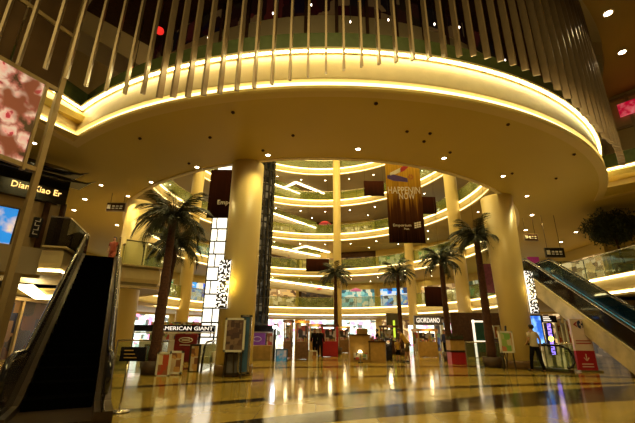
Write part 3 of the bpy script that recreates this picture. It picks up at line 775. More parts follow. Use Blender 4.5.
ficus(p.x, 17.9, TOP[1], p.z, 1.12, 'round bushy indoor tree on the right landing behind the glass railing')
SMD = cells_mat('dim shop goods', [(.02, .012, .008), (.05, .02, .01), (.01, .012, .03), (.10, .05, .02), (.015, .01, .01)], 1.2, 1.3, es=.12, rough=.2)
# ------------------------------------------------------------------ left window frame, poster, restaurant front
A0 = Vector((-7.2, 8.6, 0)); DF = Vector((.418, .909, 0)); NF = Vector((.909, -.418, 0)); af = math.atan2(DF.y, DF.x)
def fp(t, z, off=0): return A0 - DF * t + NF * off + Vector((0, 0, z))
M['frame'] = mat('bronze window frame', (.30, .21, .10), .45, .3, var=.06)
M['smoked'] = mat('smoked brown pane', (.07, .04, .02), .2, var=.3, scale=.8)
ff = thing('window_frame', 'tall bronze window frame leaning in at the left edge of the photo', 'frame', A0)
for t_, za, zb, w in ((0, 0, 13, .13), (.34, 5.1, 7.6, .07), (2.7, 0, 13, .13)):
    p = fp(t_, (za + zb) / 2); MB().box(p, (w, .14, zb - za), af).build('upright', M['frame'], ff)
for z in (5.22, 7.62, 9.5, 11.3):
    p = fp(1.8, z); MB().box(p, (3.6, .10, .12), af).build('crossbar', M['frame'], ff)
for a, c in ((.07, 1.2), (1.25, 2.6)):
    for za, zb in ((7.7, 9.43), (9.57, 11.22)):
        p = fp((a + c) / 2, (za + zb) / 2); MB().box(p, (c - a, .03, zb - za), af).build('pane', M['smoked'], ff)
def blossom():
    m, nt, b_ = newmat('cherry blossom print'); L = nt.links; N = nt.nodes.new
    tc = N('ShaderNodeTexCoord'); v = N('ShaderNodeTexVoronoi'); v.inputs['Scale'].default_value = 2.6; wn_ = N('ShaderNodeTexNoise'); wn_.inputs['Scale'].default_value = 3.0; wn_.inputs['Detail'].default_value = 4; L.new(tc.outputs['Object'], wn_.inputs['Vector'])
    wa_ = N('ShaderNodeVectorMath'); wa_.operation = 'MULTIPLY_ADD'; wa_.inputs[1].default_value = (.5, .5, .5); L.new(wn_.outputs['Color'], wa_.inputs[0]); L.new(tc.outputs['Object'], wa_.inputs[2]); L.new(wa_.outputs[0], v.inputs['Vector'])
    r = N('ShaderNodeValToRGB'); e = r.color_ramp.elements; e[0].position = .0; e[0].color = (.45, .01, .03, 1); e[1].position = .17; e[1].color = (.50, .05, .08, 1)
    for p_, c in ((.22, (.8, .42, .40, 1)), (.42, (.8, .62, .56, 1)), (.62, (.45, .14, .12, 1)), (.78, (.06, .03, .01, 1))):
        q = e.new(p_); q.color = c
    L.new(v.outputs['Distance'], r.inputs['Fac'])
    n = N('ShaderNodeTexNoise'); n.inputs['Scale'].default_value = 1.6; L.new(tc.outputs['Object'], n.inputs['Vector'])
    rr = N('ShaderNodeMapRange'); rr.inputs[1].default_value = .50; rr.inputs[2].default_value = .62; L.new(n.outputs['Fac'], rr.inputs[0])
    mx = N('ShaderNodeMix'); mx.data_type = 'RGBA'; L.new(rr.outputs[0], mx.inputs[0]); L.new(r.outputs['Color'], mx.inputs[6]); mx.inputs[7].default_value = (.22, .06, .03, 1)
    L.new(mx.outputs[2], b_.inputs['Base Color']); L.new(mx.outputs[2], b_.inputs['Emission Color']); b_.inputs['Emission Strength'].default_value = .38  # emission put into the print to whiten the blossom
    return m
p = fp(1.53, 6.42, .02)
o = MB().box(p, (2.26, .05, 2.28), af).build('blossom_poster', blossom(), base=p); tag(o, 'poster of pink and white cherry blossom in the left window frame', 'poster')
M['cream_wall'] = mat('cream restaurant wall', (.46, .33, .14), .6, var=.03)
UR = Vector((.69, .724, 0)); NR = Vector((.724, -.69, 0)); ar = math.atan2(UR.y, UR.x); RB = Vector((-9.7, 13.4, 0))
def rp(q, z, off=0): return RB + UR * q + NR * off + Vector((0, 0, z))
rf = thing('restaurant', 'cream restaurant front with dark pagoda roof sign on the left landing', 'restaurant', RB)
MB().box(rp(-3.0, 4.9, -.15), (5.4, .12, 3.6), ar).build('wall_panel', M['cream_wall'], rf)
MB().box(rp(-.95, 3.0, .0), (.2, .2, 5.6), ar).build('corner_post', M['frame'], rf)
mb = MB(); mb.box(rp(-2.6, 6.4, 0), (5.0, .34, 1.05), ar)
for e0, z, w in ((.30, 6.72, .75), (.05, 7.08, .55)):
    L0 = [(-5.2, -.2, z), (-5.2, w, z - .10), (e0 + .12, w + .1, z + .02), (e0, -.2, z), (-5.2, -.2, z + .26), (-5.2, .1, z + .30), (e0 - .6, .1, z + .30), (e0 - .6, -.2, z + .26)]
    mb.add([rp(a, c_, b_) for a, b_, c_ in L0], [(0, 1, 2, 3), (0, 4, 5, 1), (1, 5, 6, 2), (2, 6, 7, 3), (4, 7, 6, 5), (0, 3, 7, 4)])
    mb.tube([rp(-5.2, z - .06, w), rp(e0 - .7, z - .05, w), rp(e0, z, w + .08), rp(e0 + .28, z + .14, w + .12)], [.045, .045, .04, .01], 6)
mb.build('pagoda_roof', M['black_gloss'], rf)
for q in (-.62, -.12): MB().tube([rp(q, 4.15, .05), rp(q, 5.95, .05)], .10, 12).build('post', M['wood'], rf)
MB().box(rp(-.37, 5.0, 0), (.3, .06, 1.7), ar).build('door', M['frame'], rf)
text('lettering', 'Dian Xiao Er', .22, M['gtext'], rp(-1.06, 6.27, .19), UR, (0, 0, 1), rf, .02, width=1.5)
p = rp(-2.3, 4.65, -.04)
scr_m = None
def screen_mat(name, ca, cb, es, sc=1.5):
    m, nt, b_ = newmat(name); L = nt.links; N = nt.nodes.new
    tc = N('ShaderNodeTexCoord'); n = N('ShaderNodeTexNoise'); n.inputs['Scale'].default_value = sc; n.inputs['Detail'].default_value = 3; L.new(tc.outputs['Object'], n.inputs['Vector'])
    r = N('ShaderNodeValToRGB'); e = r.color_ramp.elements; e[0].position = .45; e[0].color = ca + (1,); e[1].position = .62; e[1].color = cb + (1,)
    L.new(n.outputs['Fac'], r.inputs['Fac']); L.new(r.outputs['Color'], b_.inputs['Base Color']); L.new(r.outputs['Color'], b_.inputs['Emission Color']); b_.inputs['Emission Strength'].default_value = es
    b_.inputs['Roughness'].default_value = .2
    return m
o = thing('wall_screen', 'bright blue lit picture screen on the cream wall at the left edge', 'screen', p)
MB().box(p, (1.9, .08, 1.62), ar).build('bezel', M['dark_metal'], o)
MB().box(p + NR * .05, (1.8, .03, 1.52), ar).build('picture', screen_mat('blue picture', (.02, .22, .62), (.75, .55, .38), .9), o)
o = thing('vertical_sign', 'small black vertical sign with white marks beside the pagoda posts', 'sign', rp(-.72, 4.9, .2))
MB().box(rp(-.80, 4.85, .16), (.28, .05, .75), ar).build('board', M['black_gloss'], o)
g = MB()
for i in range(4): g.box(rp(-.80, 4.6 + i * .16, .195), (.15, .02, .022), ar); g.box(rp(-.86 + .12 * (i % 2), 4.66 + i * .16, .195), (.022, .02, .10), ar)
g.build('white_marks', M['wtext'], o)
# ground floor shop under the landing, left
gs = thing('dark_shop', 'dark ground floor shop under the left landing, behind the escalator', 'shop', (-14.5, 15.5, 0))
MB().box((-14.6, 16.0, 1.45), (.1, 9.0, 2.8)).build('dark_glazing', SMD, gs)
for yy in (12.0, 14.2, 16.4, 18.6): MB().box((-14.5, yy, 1.45), (.14, .14, 2.9)).build('post', M['frame'], gs)
MB().box((-14.5, 16.0, 2.8), (.16, 9, .16)).build('lintel', M['frame'], gs)
barrier_later = ((-9.4, 9.6, 0), (-11.8, 12.4, 0))
# lit inner nook below the landing
nk = thing('ceiling_recess', 'zigzag lit ceiling recess under the left landing', 'ceiling light', (-13.6, 19.5, 2.6))
a, c, e = atz(25, 286, 2.9), atz(41, 298, 2.9), atz(58, 297, 2.9)
MB().bar(a, c, .5, .12).build('light_trough', M['cove'], nk); MB().bar(c, e, .5, .12).build('light_trough', M['cove'], nk)
MB().box((-14.5, 20.5, 3.02), (9, 9, .08)).build('dropped_ceiling', M['plaster'], nk)
struct(MB().box((-16.9, 25, 1.6), (.3, 18, 3.2)).build('wall_left', M['plaster']))
# ------------------------------------------------------------------ upper right: wall, high ceiling, red banner
arcR = [drum(rad(12 + 52 * i / 30), 15.75) for i in range(31)]
struct(MB().prism(arcR + [(15.9, 17.4), (26, 5.5), (26, -5), (5, -5), (3.0, 7.4)], 13.2, 13.5).build('ceiling', M['brown_ceiling']))
wa, wb = Vector((14.9, 16.95, 0)), Vector((22.5, 8.1, 0)); wd = (wb - wa).normalized(); aw = math.atan2(wd.y, wd.x); wn = Vector((wd.y, -wd.x, 0)); wc = (wa + wb) / 2
struct(MB().box(wc + Vector((0, 0, 10.85)), ((wb - wa).length, .2, 4.7), aw).build('wall_right', M['cream_wall']))
uf = thing('upper_shop_frame', 'bronze panelled shop frame under the high brown ceiling at the right edge', 'frame', wa + Vector((0, 0, TOP[2])))
for i in range(7):
    q = wa + wd * (.1 + 1.3 * i) + wn * .14; MB().box(q + Vector((0, 0, 10.8)), (.13, .14, 4.5), aw).build('upright', M['frame'], uf)
for z in (11.3, 12.95, 9.6): MB().box(wc + wn * .14 + Vector((0, 0, z)), ((wb - wa).length, .12, .13), aw).build('crossbar', M['frame'], uf)
q = wa + wd * 1.6 + wn * .28 + Vector((0, 0, 12.2))
def redfloral():
    m, nt, b_ = newmat('red floral print'); L = nt.links; N = nt.nodes.new
    tc = N('ShaderNodeTexCoord'); n = N('ShaderNodeTexNoise'); n.inputs['Scale'].default_value = 4; n.inputs['Detail'].default_value = 4; L.new(tc.outputs['Object'], n.inputs['Vector'])
    r = N('ShaderNodeValToRGB'); e = r.color_ramp.elements; e[0].position = .42; e[0].color = (.55, .0, .03, 1); e[1].position = .7; e[1].color = (.9, .18, .2, 1)
    L.new(n.outputs['Fac'], r.inputs['Fac']); L.new(r.outputs['Color'], b_.inputs['Base Color']); L.new(r.outputs['Color'], b_.inputs['Emission Color']); b_.inputs['Emission Strength'].default_value = .5  # print colour is emitted as well
    return m
o = MB().box(q, (1.25, .06, .72), aw).build('red_banner', redfloral(), base=q); tag(o, 'red patterned banner on the upper shop at the right edge', 'banner')

# ------------------------------------------------------------------ banners in the void
def rect(px0, py0, px1, py1, Y):
    """centre, width, height of an upright board facing the lobby"""
    a, c = aty((px0 + px1) / 2, py0, Y), aty((px0 + px1) / 2, py1, Y); l, r_ = aty(px0, (py0 + py1) / 2, Y), aty(px1, (py0 + py1) / 2, Y)
    return Vector(((a.x + c.x + l.x + r_.x) / 4, Y, (a.z + c.z) / 2)), abs(r_.x - l.x), abs(a.z - c.z)
def banner_mat(name, stops, streak=18, es=0):
    m, nt, b_ = newmat(name); L = nt.links; N = nt.nodes.new
    tc = N('ShaderNodeTexCoord'); sp = N('ShaderNodeSeparateXYZ'); L.new(tc.outputs['Generated'], sp.inputs[0])
    mp = N('ShaderNodeMapping'); mp.inputs['Scale'].default_value = (streak, 1, .8); L.new(tc.outputs['Generated'], mp.inputs['Vector'])
    n = N('ShaderNodeTexNoise'); n.inputs['Scale'].default_value = 1; n.inputs['Detail'].default_value = 2; L.new(mp.outputs[0], n.inputs['Vector'])
    ad = N('ShaderNodeMath'); ad.operation = 'MULTIPLY_ADD'; ad.inputs[1].default_value = .55; L.new(n.outputs['Fac'], ad.inputs[0]); 
    s2 = N('ShaderNodeMath'); s2.operation = 'SUBTRACT'; s2.inputs[1].default_value = .27; L.new(sp.outputs[2], s2.inputs[0]); L.new(s2.outputs[0], ad.inputs[2])
    r = N('ShaderNodeValToRGB'); e = r.color_ramp.elements
    for i, (p_, c) in enumerate(stops):
        q_ = e[i] if i < 2 else e.new(p_); q_.position = p_; q_.color = c + (1,)
    L.new(ad.outputs[0], r.inputs['Fac']); L.new(r.outputs['Color'], b_.inputs['Base Color']); b_.inputs['Roughness'].default_value = .9; b_.inputs['Specular IOR Level'].default_value = .05
    if es: L.new(r.outputs['Color'], b_.inputs['Emission Color']); b_.inputs['Emission Strength'].default_value = es
    return m
M['ban_dark'] = banner_mat('dark brown banner', [(0, (.010, .003, .002)), (1, (.045, .012, .006))])
M['ban_gold'] = banner_mat('golden curtain banner', [(.0, (.012, .004, .003)), (.95, (.85, .50, .06)), (.40, (.09, .03, .01)), (.60, (.50, .26, .03))], 22)
c, w, h = rect(387, 158, 422, 243, 20.0)
bn = thing('hanging_banner', 'large hanging banner fading from gold to dark brown, left of the rear right column', 'banner', c)
MB().box(c, (w, .05, h)).build('cloth', M['ban_gold'], bn)
zt = c.z + h / 2; fy = c.y - .035
def swoosh(pts, ws, m, nm):
    mb = MB(); up = []; lo = []
    for (x, z), w_ in zip(pts, ws): up.append((x, z + w_)); lo.append((x, z - w_))
    mb.extr(up + lo[::-1], (c.x, fy, c.z), (1, 0, 0), (0, 0, 1), (0, -1, 0), .012); return mb.build(nm, m, bn)
M['p_red'] = mat('red print', (.50, .03, .04), .5); M['p_blue'] = mat('violet print', (.10, .05, .25), .5); M['p_wht'] = mat('pale print', (.92, .84, .74), .5); M['p_orange'] = mat('orange print', (.55, .18, .02), .5)
H2 = h / 2; W2 = w / 2
swoosh([(.75 * W2, H2 * .95), (.45 * W2, H2 * .88), (.1 * W2, H2 * .74), (-.15 * W2, H2 * .68)], [.12, .2, .18, .12], M['p_red'], 'red_ribbon')
swoosh([(-.1 * W2, H2 * .70), (-.4 * W2, H2 * .64), (-.75 * W2, H2 * .58)], [.13, .13, .10], M['p_wht'], 'white_ribbon')
swoosh([(-.92 * W2, H2 * .52), (-.55 * W2, H2 * .50), (-.1 * W2, H2 * .47), (.25 * W2, H2 * .44)], [.1, .2, .16, .12], M['p_blue'], 'violet_ribbon')
fl = MB()
for k in range(6):
    a = k * PI / 3; fl.extr([(.05 * cos(b_) + .12 * cos(a), .08 * sin(b_) + .12 * sin(a)) for b_ in [i * PI / 4 for i in range(8)]], (c.x + .45 * W2, fy, c.z + H2 * .52), (1, 0, 0), (0, 0, 1), (0, -1, 0), .012)
fl.build('flower', M['p_orange'], bn)
text('lettering', 'HAPPENIN', .42, M['p_wht'], (c.x, fy, c.z + H2 * .20), (1, 0, 0), (0, 0, 1), bn, .012, width=w * .92)
text('lettering', 'NOW', .38, M['p_wht'], (c.x + .15, fy, c.z + H2 * .06), (1, 0, 0), (0, 0, 1), bn, .012, width=w * .45)
text('lettering', 'Emporium', .20, M['p_wht'], (c.x - .12 * w, fy, c.z - H2 * .62), (1, 0, 0), (0, 0, 1), bn, .012, width=w * .5)
text('lettering', 'Pluit', .11, M['p_wht'], (c.x, fy, c.z - H2 * .69), (1, 0, 0), (0, 0, 1), bn, .012)
g = MB()
for k in range(3):
    for j in range(3): g.extr([(0, 0), (.11, .02), (.11, .11), (0, .09)], (c.x + .22 * w + k * .13, fy, c.z - H2 * .68 + j * .12 + k * .03), (1, 0, 0), (0, 0, 1), (0, -1, 0), .012)
g.build('emblem', M['p_wht'], bn)
MB().tube([(c.x - W2, c.y, zt), (c.x + W2, c.y, zt)], .03, 8).build('rod', M['steel'], bn)
for sx_ in (-.8, .8): MB().tube([(c.x + sx_ * W2, c.y, zt), (c.x + sx_ * W2, c.y, 27.8)], .008, 4).build('cable', M['steel'], bn)
c, w, h = rect(209, 170, 246, 218, 17.0)
bn = thing('hanging_banner', 'dark maroon hanging banner half hidden behind the left column', 'banner', c)
MB().box(c, (w, .05, h)).build('cloth', M['ban_dark'], bn)
text('lettering', 'Emporium', .30, M['p_wht'], (c.x + .12 * w, c.y - .035, c.z - h * .2), (1, 0, 0), (0, 0, 1), bn, .012, width=w * .72)
for sx_ in (-.8, .8): MB().tube([(c.x + sx_ * w / 2, c.y, c.z + h / 2), (c.x + sx_ * w / 2, c.y, 27.8)], .008, 4).build('cable', M['steel'], bn)
M['ban_purple'] = mat('purple banner cloth', (.12, .02, .06), .6, var=.3)
for (a, b1_, c1_, d1_, Y, m_, lb) in ((364, 181, 384, 196, 38.6, 'ban_dark', 'dark brown square banner hanging left of the big golden banner, high up'),
        (306, 259, 329, 271.5, 41.0, 'ban_dark', 'dark brown banner on the second gallery railing left of the central column'),
        (425, 287, 444, 306.5, 33.5, 'ban_dark', 'dark brown square banner low in the void behind the nearer right palms'),
        (419, 197, 436, 214, 34.0, 'ban_dark', 'dark banner half hidden right of the big golden banner'),
        (480, 264, 496, 293, 26.0, 'ban_purple', 'purple banner hanging behind the trunk of the nearest right palm')):
    c, w, h = rect(a, b1_, c1_, d1_, Y)
    t = thing('square_banner', lb, 'banner', c); MB().box(c, (w, .06, h)).build('cloth', M[m_], t)
    MB().tube([(c.x - w / 2, c.y, c.z + h / 2), (c.x + w / 2, c.y, c.z + h / 2)], .03, 6).build('rod', M['dark_metal'], t)
    for s_ in (-.45, .45): MB().tube([(c.x + s_ * w, c.y, c.z + h / 2), (c.x + s_ * w, c.y, 27.8)], .01, 4).build('cable', M['dark_metal'], t)
# hanging signs
def hang_sign(px0, py0, px1, py1, Y, ztop, m_, label, marks='wtext', n=3):
    c, w, h = rect(px0, py0, px1, py1, Y); t = thing('hanging_sign', label, 'sign', c)
    MB().box(c, (w, .10, h)).build('board', M[m_], t)
    MB().box(c - Vector((0, .06, 0)), (w * .94, .02, h * .86)).build('face', M['black_gloss'] if m_ != 'frame' else M['wood'], t)
    g = MB()
    g.box(c + Vector((-w * .36, -.08, 0)), (h * .35, .02, h * .45)); 
    for i in range(n): g.box(c + Vector((w * (-.12 + .2 * i), -.08, h * .08)), (w * .13, .02, h * .16)); g.box(c + Vector((w * (-.12 + .2 * i), -.08, -h * .18)), (w * .13, .02, h * .10))
    g.build('white_marks', M[marks], t)
    for s_ in (-.35, .35): MB().tube([c + Vector((s_ * w, 0, h / 2)), (c.x + s_ * w, c.y, ztop)], .012, 5).build('rod', M['dark_metal'], t)
hang_sign(107, 203, 126, 211.5, 16.2, zs, 'frame', 'small framed sign hanging from the soffit at the left, by the pagoda roof')
hang_sign(524, 234, 537.5, 241, 19.5, zs, 'frame', 'small framed sign hanging just right of the right column')
hang_sign(545, 248, 564, 257.5, 19.0, zs, 'dark_metal', 'black hanging sign with white marks above the right escalator', 'wtext')
c, w, h = rect(528, 257, 539, 266, 21.0)
tag(MB().box(c, (w, .1, h)).build('magenta_sign', M['magenta'] if 'magenta' in M else M.setdefault('magenta', lamp('magenta panel', (.22, .015, .08), .3)), base=c), 'small magenta panel above the top of the right escalator', 'sign')

# ------------------------------------------------------------------ people
def skin_body(name, joints, edges, m, parent, sub=1):
    """joints: {key: (xyz, radius)}; the first is the root"""
    keys = list(joints); me = bpy.data.meshes.new(name)
    me.from_pydata([joints[k][0] for k in keys], [(keys.index(a), keys.index(b_)) for a, b_ in edges], [])
    o = bpy.data.objects.new(name, me); C.objects.link(o)
    sk = o.modifiers.new('s', 'SKIN'); sk.use_smooth_shade = True
    for i, k in enumerate(keys):
        v = me.skin_vertices[0].data[i]; r_ = joints[k][1]; v.radius = r_ if isinstance(r_, tuple) else (r_, r_); v.use_root = (i == 0)
    su = o.modifiers.new('d', 'SUBSURF'); su.levels = sub; su.render_levels = sub
    dg = bpy.context.evaluated_depsgraph_get(); me2 = bpy.data.meshes.new_from_object(o.evaluated_get(dg)); bpy.data.objects.remove(o)
    me2.materials.clear(); me2.materials.append(m)
    for p_ in me2.polygons: p_.use_smooth = True
    q = bpy.data.objects.new(name, me2); C.objects.link(q); q.parent = parent; return q
def loft(mb, rings, n=16):
    """elliptical rings (centre, half width, half depth) joined into one garment surface"""
    vs = []; m = len(rings)
    for i, (c, a, b_) in enumerate(rings):
        d = (rings[min(i + 1, m - 1)][0] - rings[max(i - 1, 0)][0]).normalized(); x_ = Vector((1, 0, 0)); y_ = d.cross(x_).normalized()
        for k_ in range(n): t_ = 2 * PI * k_ / n; vs.append(c + x_ * a * cos(t_) + y_ * b_ * sin(t_))
    fs = [(i * n + k_, i * n + (k_ + 1) % n, (i + 1) * n + (k_ + 1) % n, (i + 1) * n + k_) for i in range(m - 1) for k_ in range(n)] + [tuple(range(n))[::-1], tuple((m - 1) * n + k_ for k_ in range(n))]
    return mb.add(vs, fs, 0, True)
def person(loc, rz, label, H=1.66, lean=0., stride=.12, top='cream_cloth', legs='black_cloth', arms=None, shorts=False, sleeve=1.0, hairlen=.0, detail=True):
    """faces local +Y; lean = forward bend at the hips in radians"""
    t = thing('person', label, 'person', loc); t.rotation_euler = (0, 0, rz); k = H / 1.7
    def V(x, y, z): return Vector((x, y, z)) * k
    def B(x, y, z):   # upper body point, bent about the hips
        p_ = Vector((x, y, z - .92)); c_, s_ = cos(lean), sin(lean)
        return Vector((p_.x, p_.y * c_ + p_.z * s_, .92 - p_.y * s_ + p_.z * c_)) * k
    hipback = -.10 * sin(lean)
    J = {'pelvis': (V(0, hipback, .93), (.145 * k, .10 * k)), 'waist': (B(0, 0, 1.08), (.125 * k, .088 * k)), 'chest': (B(0, .01, 1.27), (.15 * k, .10 * k)), 'neck0': (B(0, 0, 1.40), .075 * k), 'neck': (B(0, .005, 1.47), .052 * k),
         'head0': (B(0, .02, 1.53), .075 * k), 'head': (B(0, .02, 1.60), .092 * k), 'crown': (B(0, .0, 1.665), .065 * k)}
    E_ = [('pelvis', 'waist'), ('waist', 'chest'), ('chest', 'neck0'), ('neck0', 'neck'), ('neck', 'head0'), ('head0', 'head'), ('head', 'crown')]
    arms = arms or {-1: ((-.23, -.02, 1.12), (-.24, .06, .88)), 1: ((.23, -.02, 1.12), (.24, .06, .88))}
    for s_, n in ((-1, 'l'), (1, 'r')):
        J['sh' + n] = (B(s_ * .17, 0, 1.375), .055 * k); el, wr = arms[s_]
        J['el' + n] = (B(*el), .042 * k); J['wr' + n] = (B(*wr), .028 * k)
        d = (J['wr' + n][0] - J['el' + n][0]).normalized(); J['pa' + n] = (J['wr' + n][0] + d * .07 * k, (.036 * k, .018 * k))
        E_ += [('neck0', 'sh' + n), ('sh' + n, 'el' + n), ('el' + n, 'wr' + n), ('wr' + n, 'pa' + n)]
        yk = stride * (1 if s_ < 0 else -1)
        J['hip' + n] = (V(s_ * .085, hipback, .87), .085 * k); J['kn' + n] = (V(s_ * .095, yk * .55 + .02, .49), .058 * k); J['an' + n] = (V(s_ * .10, yk, .09), .038 * k); J['he' + n] = (V(s_ * .10, yk + .01, .045), .038 * k); J['to' + n] = (V(s_ * .115, yk + .17, .03), .030 * k)
        E_ += [('pelvis', 'hip' + n), ('hip' + n, 'kn' + n), ('kn' + n, 'an' + n), ('an' + n, 'he' + n), ('he' + n, 'to' + n)]
    bd_ = skin_body('body', J, E_, M['skin'], t)
    if detail:
        for s_, n in ((-1, 'l'), (1, 'r')):
            hb, d = J['pa' + n][0], (J['pa' + n][0] - J['wr' + n][0]).normalized(); side = d.cross(Vector((0, 1, 0))).normalized() if abs(d.y) < .9 else Vector((1, 0, 0))
            mb = MB()
            for i, (o_, l_) in enumerate(((-.027, .058), (-.009, .07), (.009, .075), (.027, .065))):
                f0 = hb + side * o_ * k + d * .01 * k; cu = d.cross(side) * .3
                mb.tube([f0, f0 + d * l_ * .5 * k, f0 + (d * .9 + cu) * l_ * k], [.009 * k, .008 * k, .006 * k], 6)
            f0 = hb - d * .04 * k - side * .03 * k; mb.tube([f0, f0 + (d * .4 - side * .7) * .04 * k, f0 + (d - side * .5) * .055 * k], [.011 * k, .009 * k, .007 * k], 6)
            me_ = mb.build('fingers', M['skin']); me_.parent = bd_
        mb = MB()
        for s_ in (-1, 1): mb.lathe([(.004 * k, .02 * k), (.018 * k, .012 * k), (.02 * k, -.012 * k), (.006 * k, -.022 * k)], B(s_ * .096, .01, 1.59), 8)
        n0 = B(0, .105, 1.585); mb.tube([B(0, .10, 1.61), B(0, .128, 1.575), B(0, .10, 1.565)], [.008 * k, .013 * k, .006 * k], 6)
        q = mb.build('ears_and_nose', M['skin']); q.parent = bd_
        mb = MB()
        for s_ in (-1, 1): mb.lathe([(.004 * k, .008 * k), (.011 * k, 0), (.004 * k, -.008 * k)], B(s_ * .033, .103, 1.61), 8)
        mb.box(B(0, .105, 1.535), (.04 * k, .012 * k, .008 * k)); q = mb.build('eyes_and_mouth', M['hair']); q.parent = bd_
    # hair: a cap over the skull that leaves the face free
    hm = MB(); vs = []; nu, nv = 16, 10
    for iv in range(nv + 1):
        ph_ = PI * iv / nv
        for iu in range(nu):
            th_ = 2 * PI * iu / nu; q_ = Vector((.094 * sin(ph_) * cos(th_), -.012 + .112 * sin(ph_) * sin(th_), 1.622 + .098 * cos(ph_) - hairlen * max(0, -cos(ph_)) * max(0, -sin(th_) + .3)))
            vs.append(B(*q_))
    fs = []
    for iv in range(nv):
        for iu in range(nu):
            zc_ = cos(PI * (iv + .5) / nv); yc_ = sin(2 * PI * (iu + .5) / nu) * sin(PI * (iv + .5) / nv)
            if (yc_ > .25 and zc_ < .45) or zc_ < -.85: continue
            fs.append((iv * nu + iu, iv * nu + (iu + 1) % nu, (iv + 1) * nu + (iu + 1) % nu, (iv + 1) * nu + iu))
    hm.add(vs, fs, 0, True); q = hm.build('hair', M['hair'], fix=False); q.parent = t
    sm_ = MB()
    loft(sm_, [(B(0, hipback * .6, .88), .168 * k, .122 * k), (B(0, 0, .98), .160 * k, .115 * k), (B(0, 0, 1.10), .148 * k, .108 * k), (B(0, .005, 1.25), .172 * k, .122 * k), (B(0, .005, 1.35), .180 * k, .108 * k), (B(0, 0, 1.415), .12 * k, .075 * k), (B(0, 0, 1.44), .066 * k, .062 * k)])
    for n in 'lr':
        a_, e_, w_ = J['sh' + n][0], J['el' + n][0], J['wr' + n][0]
        if sleeve < 1: sm_.tube([a_.lerp(J['neck0'][0], .25), a_, a_.lerp(e_, .6)], [.062 * k, .066 * k, .060 * k], 12)
        else: sm_.tube([a_.lerp(J['neck0'][0], .25), a_, e_, e_.lerp(w_, .9)], [.062 * k, .064 * k, .052 * k, .040 * k], 12)
    q = sm_.build('shirt', M[top]); q.parent = t
    tm = MB(); loft(tm, [(V(0, hipback, .80), .150 * k, .105 * k), (V(0, hipback, .88), .160 * k, .116 * k), (V(0, hipback * .8, .95), .158 * k, .114 * k)])
    for n in 'lr':
        h_, kn_, an_ = J['hip' + n][0], J['kn' + n][0], J['an' + n][0]
        pts_ = [h_ + Vector((0, 0, .03)), h_.lerp(kn_, .5), h_.lerp(kn_, .95)] + ([] if shorts else [kn_.lerp(an_, .5), an_ - Vector((0, 0, .02))])
        tm.tube(pts_, [.094 * k, .086 * k, .076 * k if shorts else .068 * k] + ([] if shorts else [.060 * k, .054 * k]), 12)
    q = tm.build('shorts' if shorts else 'trousers', M[legs]); q.parent = t
    mb = MB()
    for s_, n in ((-1, 'l'), (1, 'r')):
        a_ = J['he' + n][0]; c_ = J['to' + n][0]
        sh = {'h': (Vector((a_.x, a_.y - .02, .045 * k)), (.045 * k, .045 * k)), 't': (Vector((c_.x, c_.y + .02, .036 * k)), (.045 * k, .034 * k))}
        skin_body('shoe', sh, [('h', 't')], M['black'], t)
    return t
person((8.52, 15.2, 0), rad(12), 'person seen from behind in a cream top and black trousers, walking toward the blue screen', 1.72, 0.03, .20, 'cream_cloth', 'black_cloth', sleeve=.5, arms={-1: ((-.24, -.04, 1.13), (-.18, .14, 1.02)), 1: ((.24, -.08, 1.13), (.25, -.02, .88))})
p = atz(408, 362.5, 0)
person((p.x, p.y, 0), rad(80), 'person in a yellow shirt and olive shorts bending toward the child', 1.68, .55, .10, 'yellow_cloth', 'olive_cloth', shorts=True, sleeve=.5, arms={-1: ((-.20, .20, 1.18), (-.10, .40, 1.10)), 1: ((.20, .20, 1.18), (.12, .40, 1.08))})
p = atz(401, 362.5, 0)
person((p.x - .1, p.y + .1, 0), rad(200), 'small child in a yellow top and dark shorts beside the bending adult', 1.12, 0, .04, 'yellow_cloth', 'black_cloth', shorts=True, sleeve=.5)
pp = atz(96, 262, TOP[1])
person((-10.0, 17.6, TOP[1]), rad(180), 'person in red standing at the top of the left escalator', 1.62, 0, .05, 'red_cloth', 'red_cloth', sleeve=.5, detail=False)
for i, (px, Y, lv, cl, lb) in enumerate([(288, 42.9, 2, 'blue_cloth', 'dark figure leaning at the second gallery railing, left of the central column'), (304.5, 42.9, 4, 'black_cloth', 'dark figure at the fourth gallery railing, left one of the pair'), (318, 42.9, 4, 'black_cloth', 'dark figure at the fourth gallery railing, right one of the pair'), (329, 42.9, 3, 'black_cloth', 'dark figure at the third gallery railing by the central column')]):
    q = aty(px, proj_y if False else 200, Y)
    z = TOP[lv]
    # find x on this storey
    best = min([x_ / 10 for x_ in range(-120, 120)], key=lambda X: abs(317.5 + FPX * (Vector((X, Y, z + 1 - EYE)).dot(RC)) / (Vector((X, Y, z + 1 - EYE)).dot(F_)) - px))
    person((best, Y + .45, z), rad(180), lb, 1.68, .1, .03, cl, 'black_cloth', detail=False)
for px, Y, cl, rz, lb in ((315, 22.9, 'black_cloth', 160, 'dark figure standing among the stalls at the centre, left one'), (320, 22.6, 'black_cloth', 200, 'dark figure standing among the stalls at the centre, right one'), (446, 25.0, 'blue_cloth', 120, 'person in dark blue by the red planter boxes on the right'), (378, 24.0, 'black_cloth', 90, 'person in black beside the yellow counter')):
    q = aty(px, 352, Y); person((q.x, Y, 0), rad(rz), lb, 1.62, .05, .06, cl, 'black_cloth', detail=False)
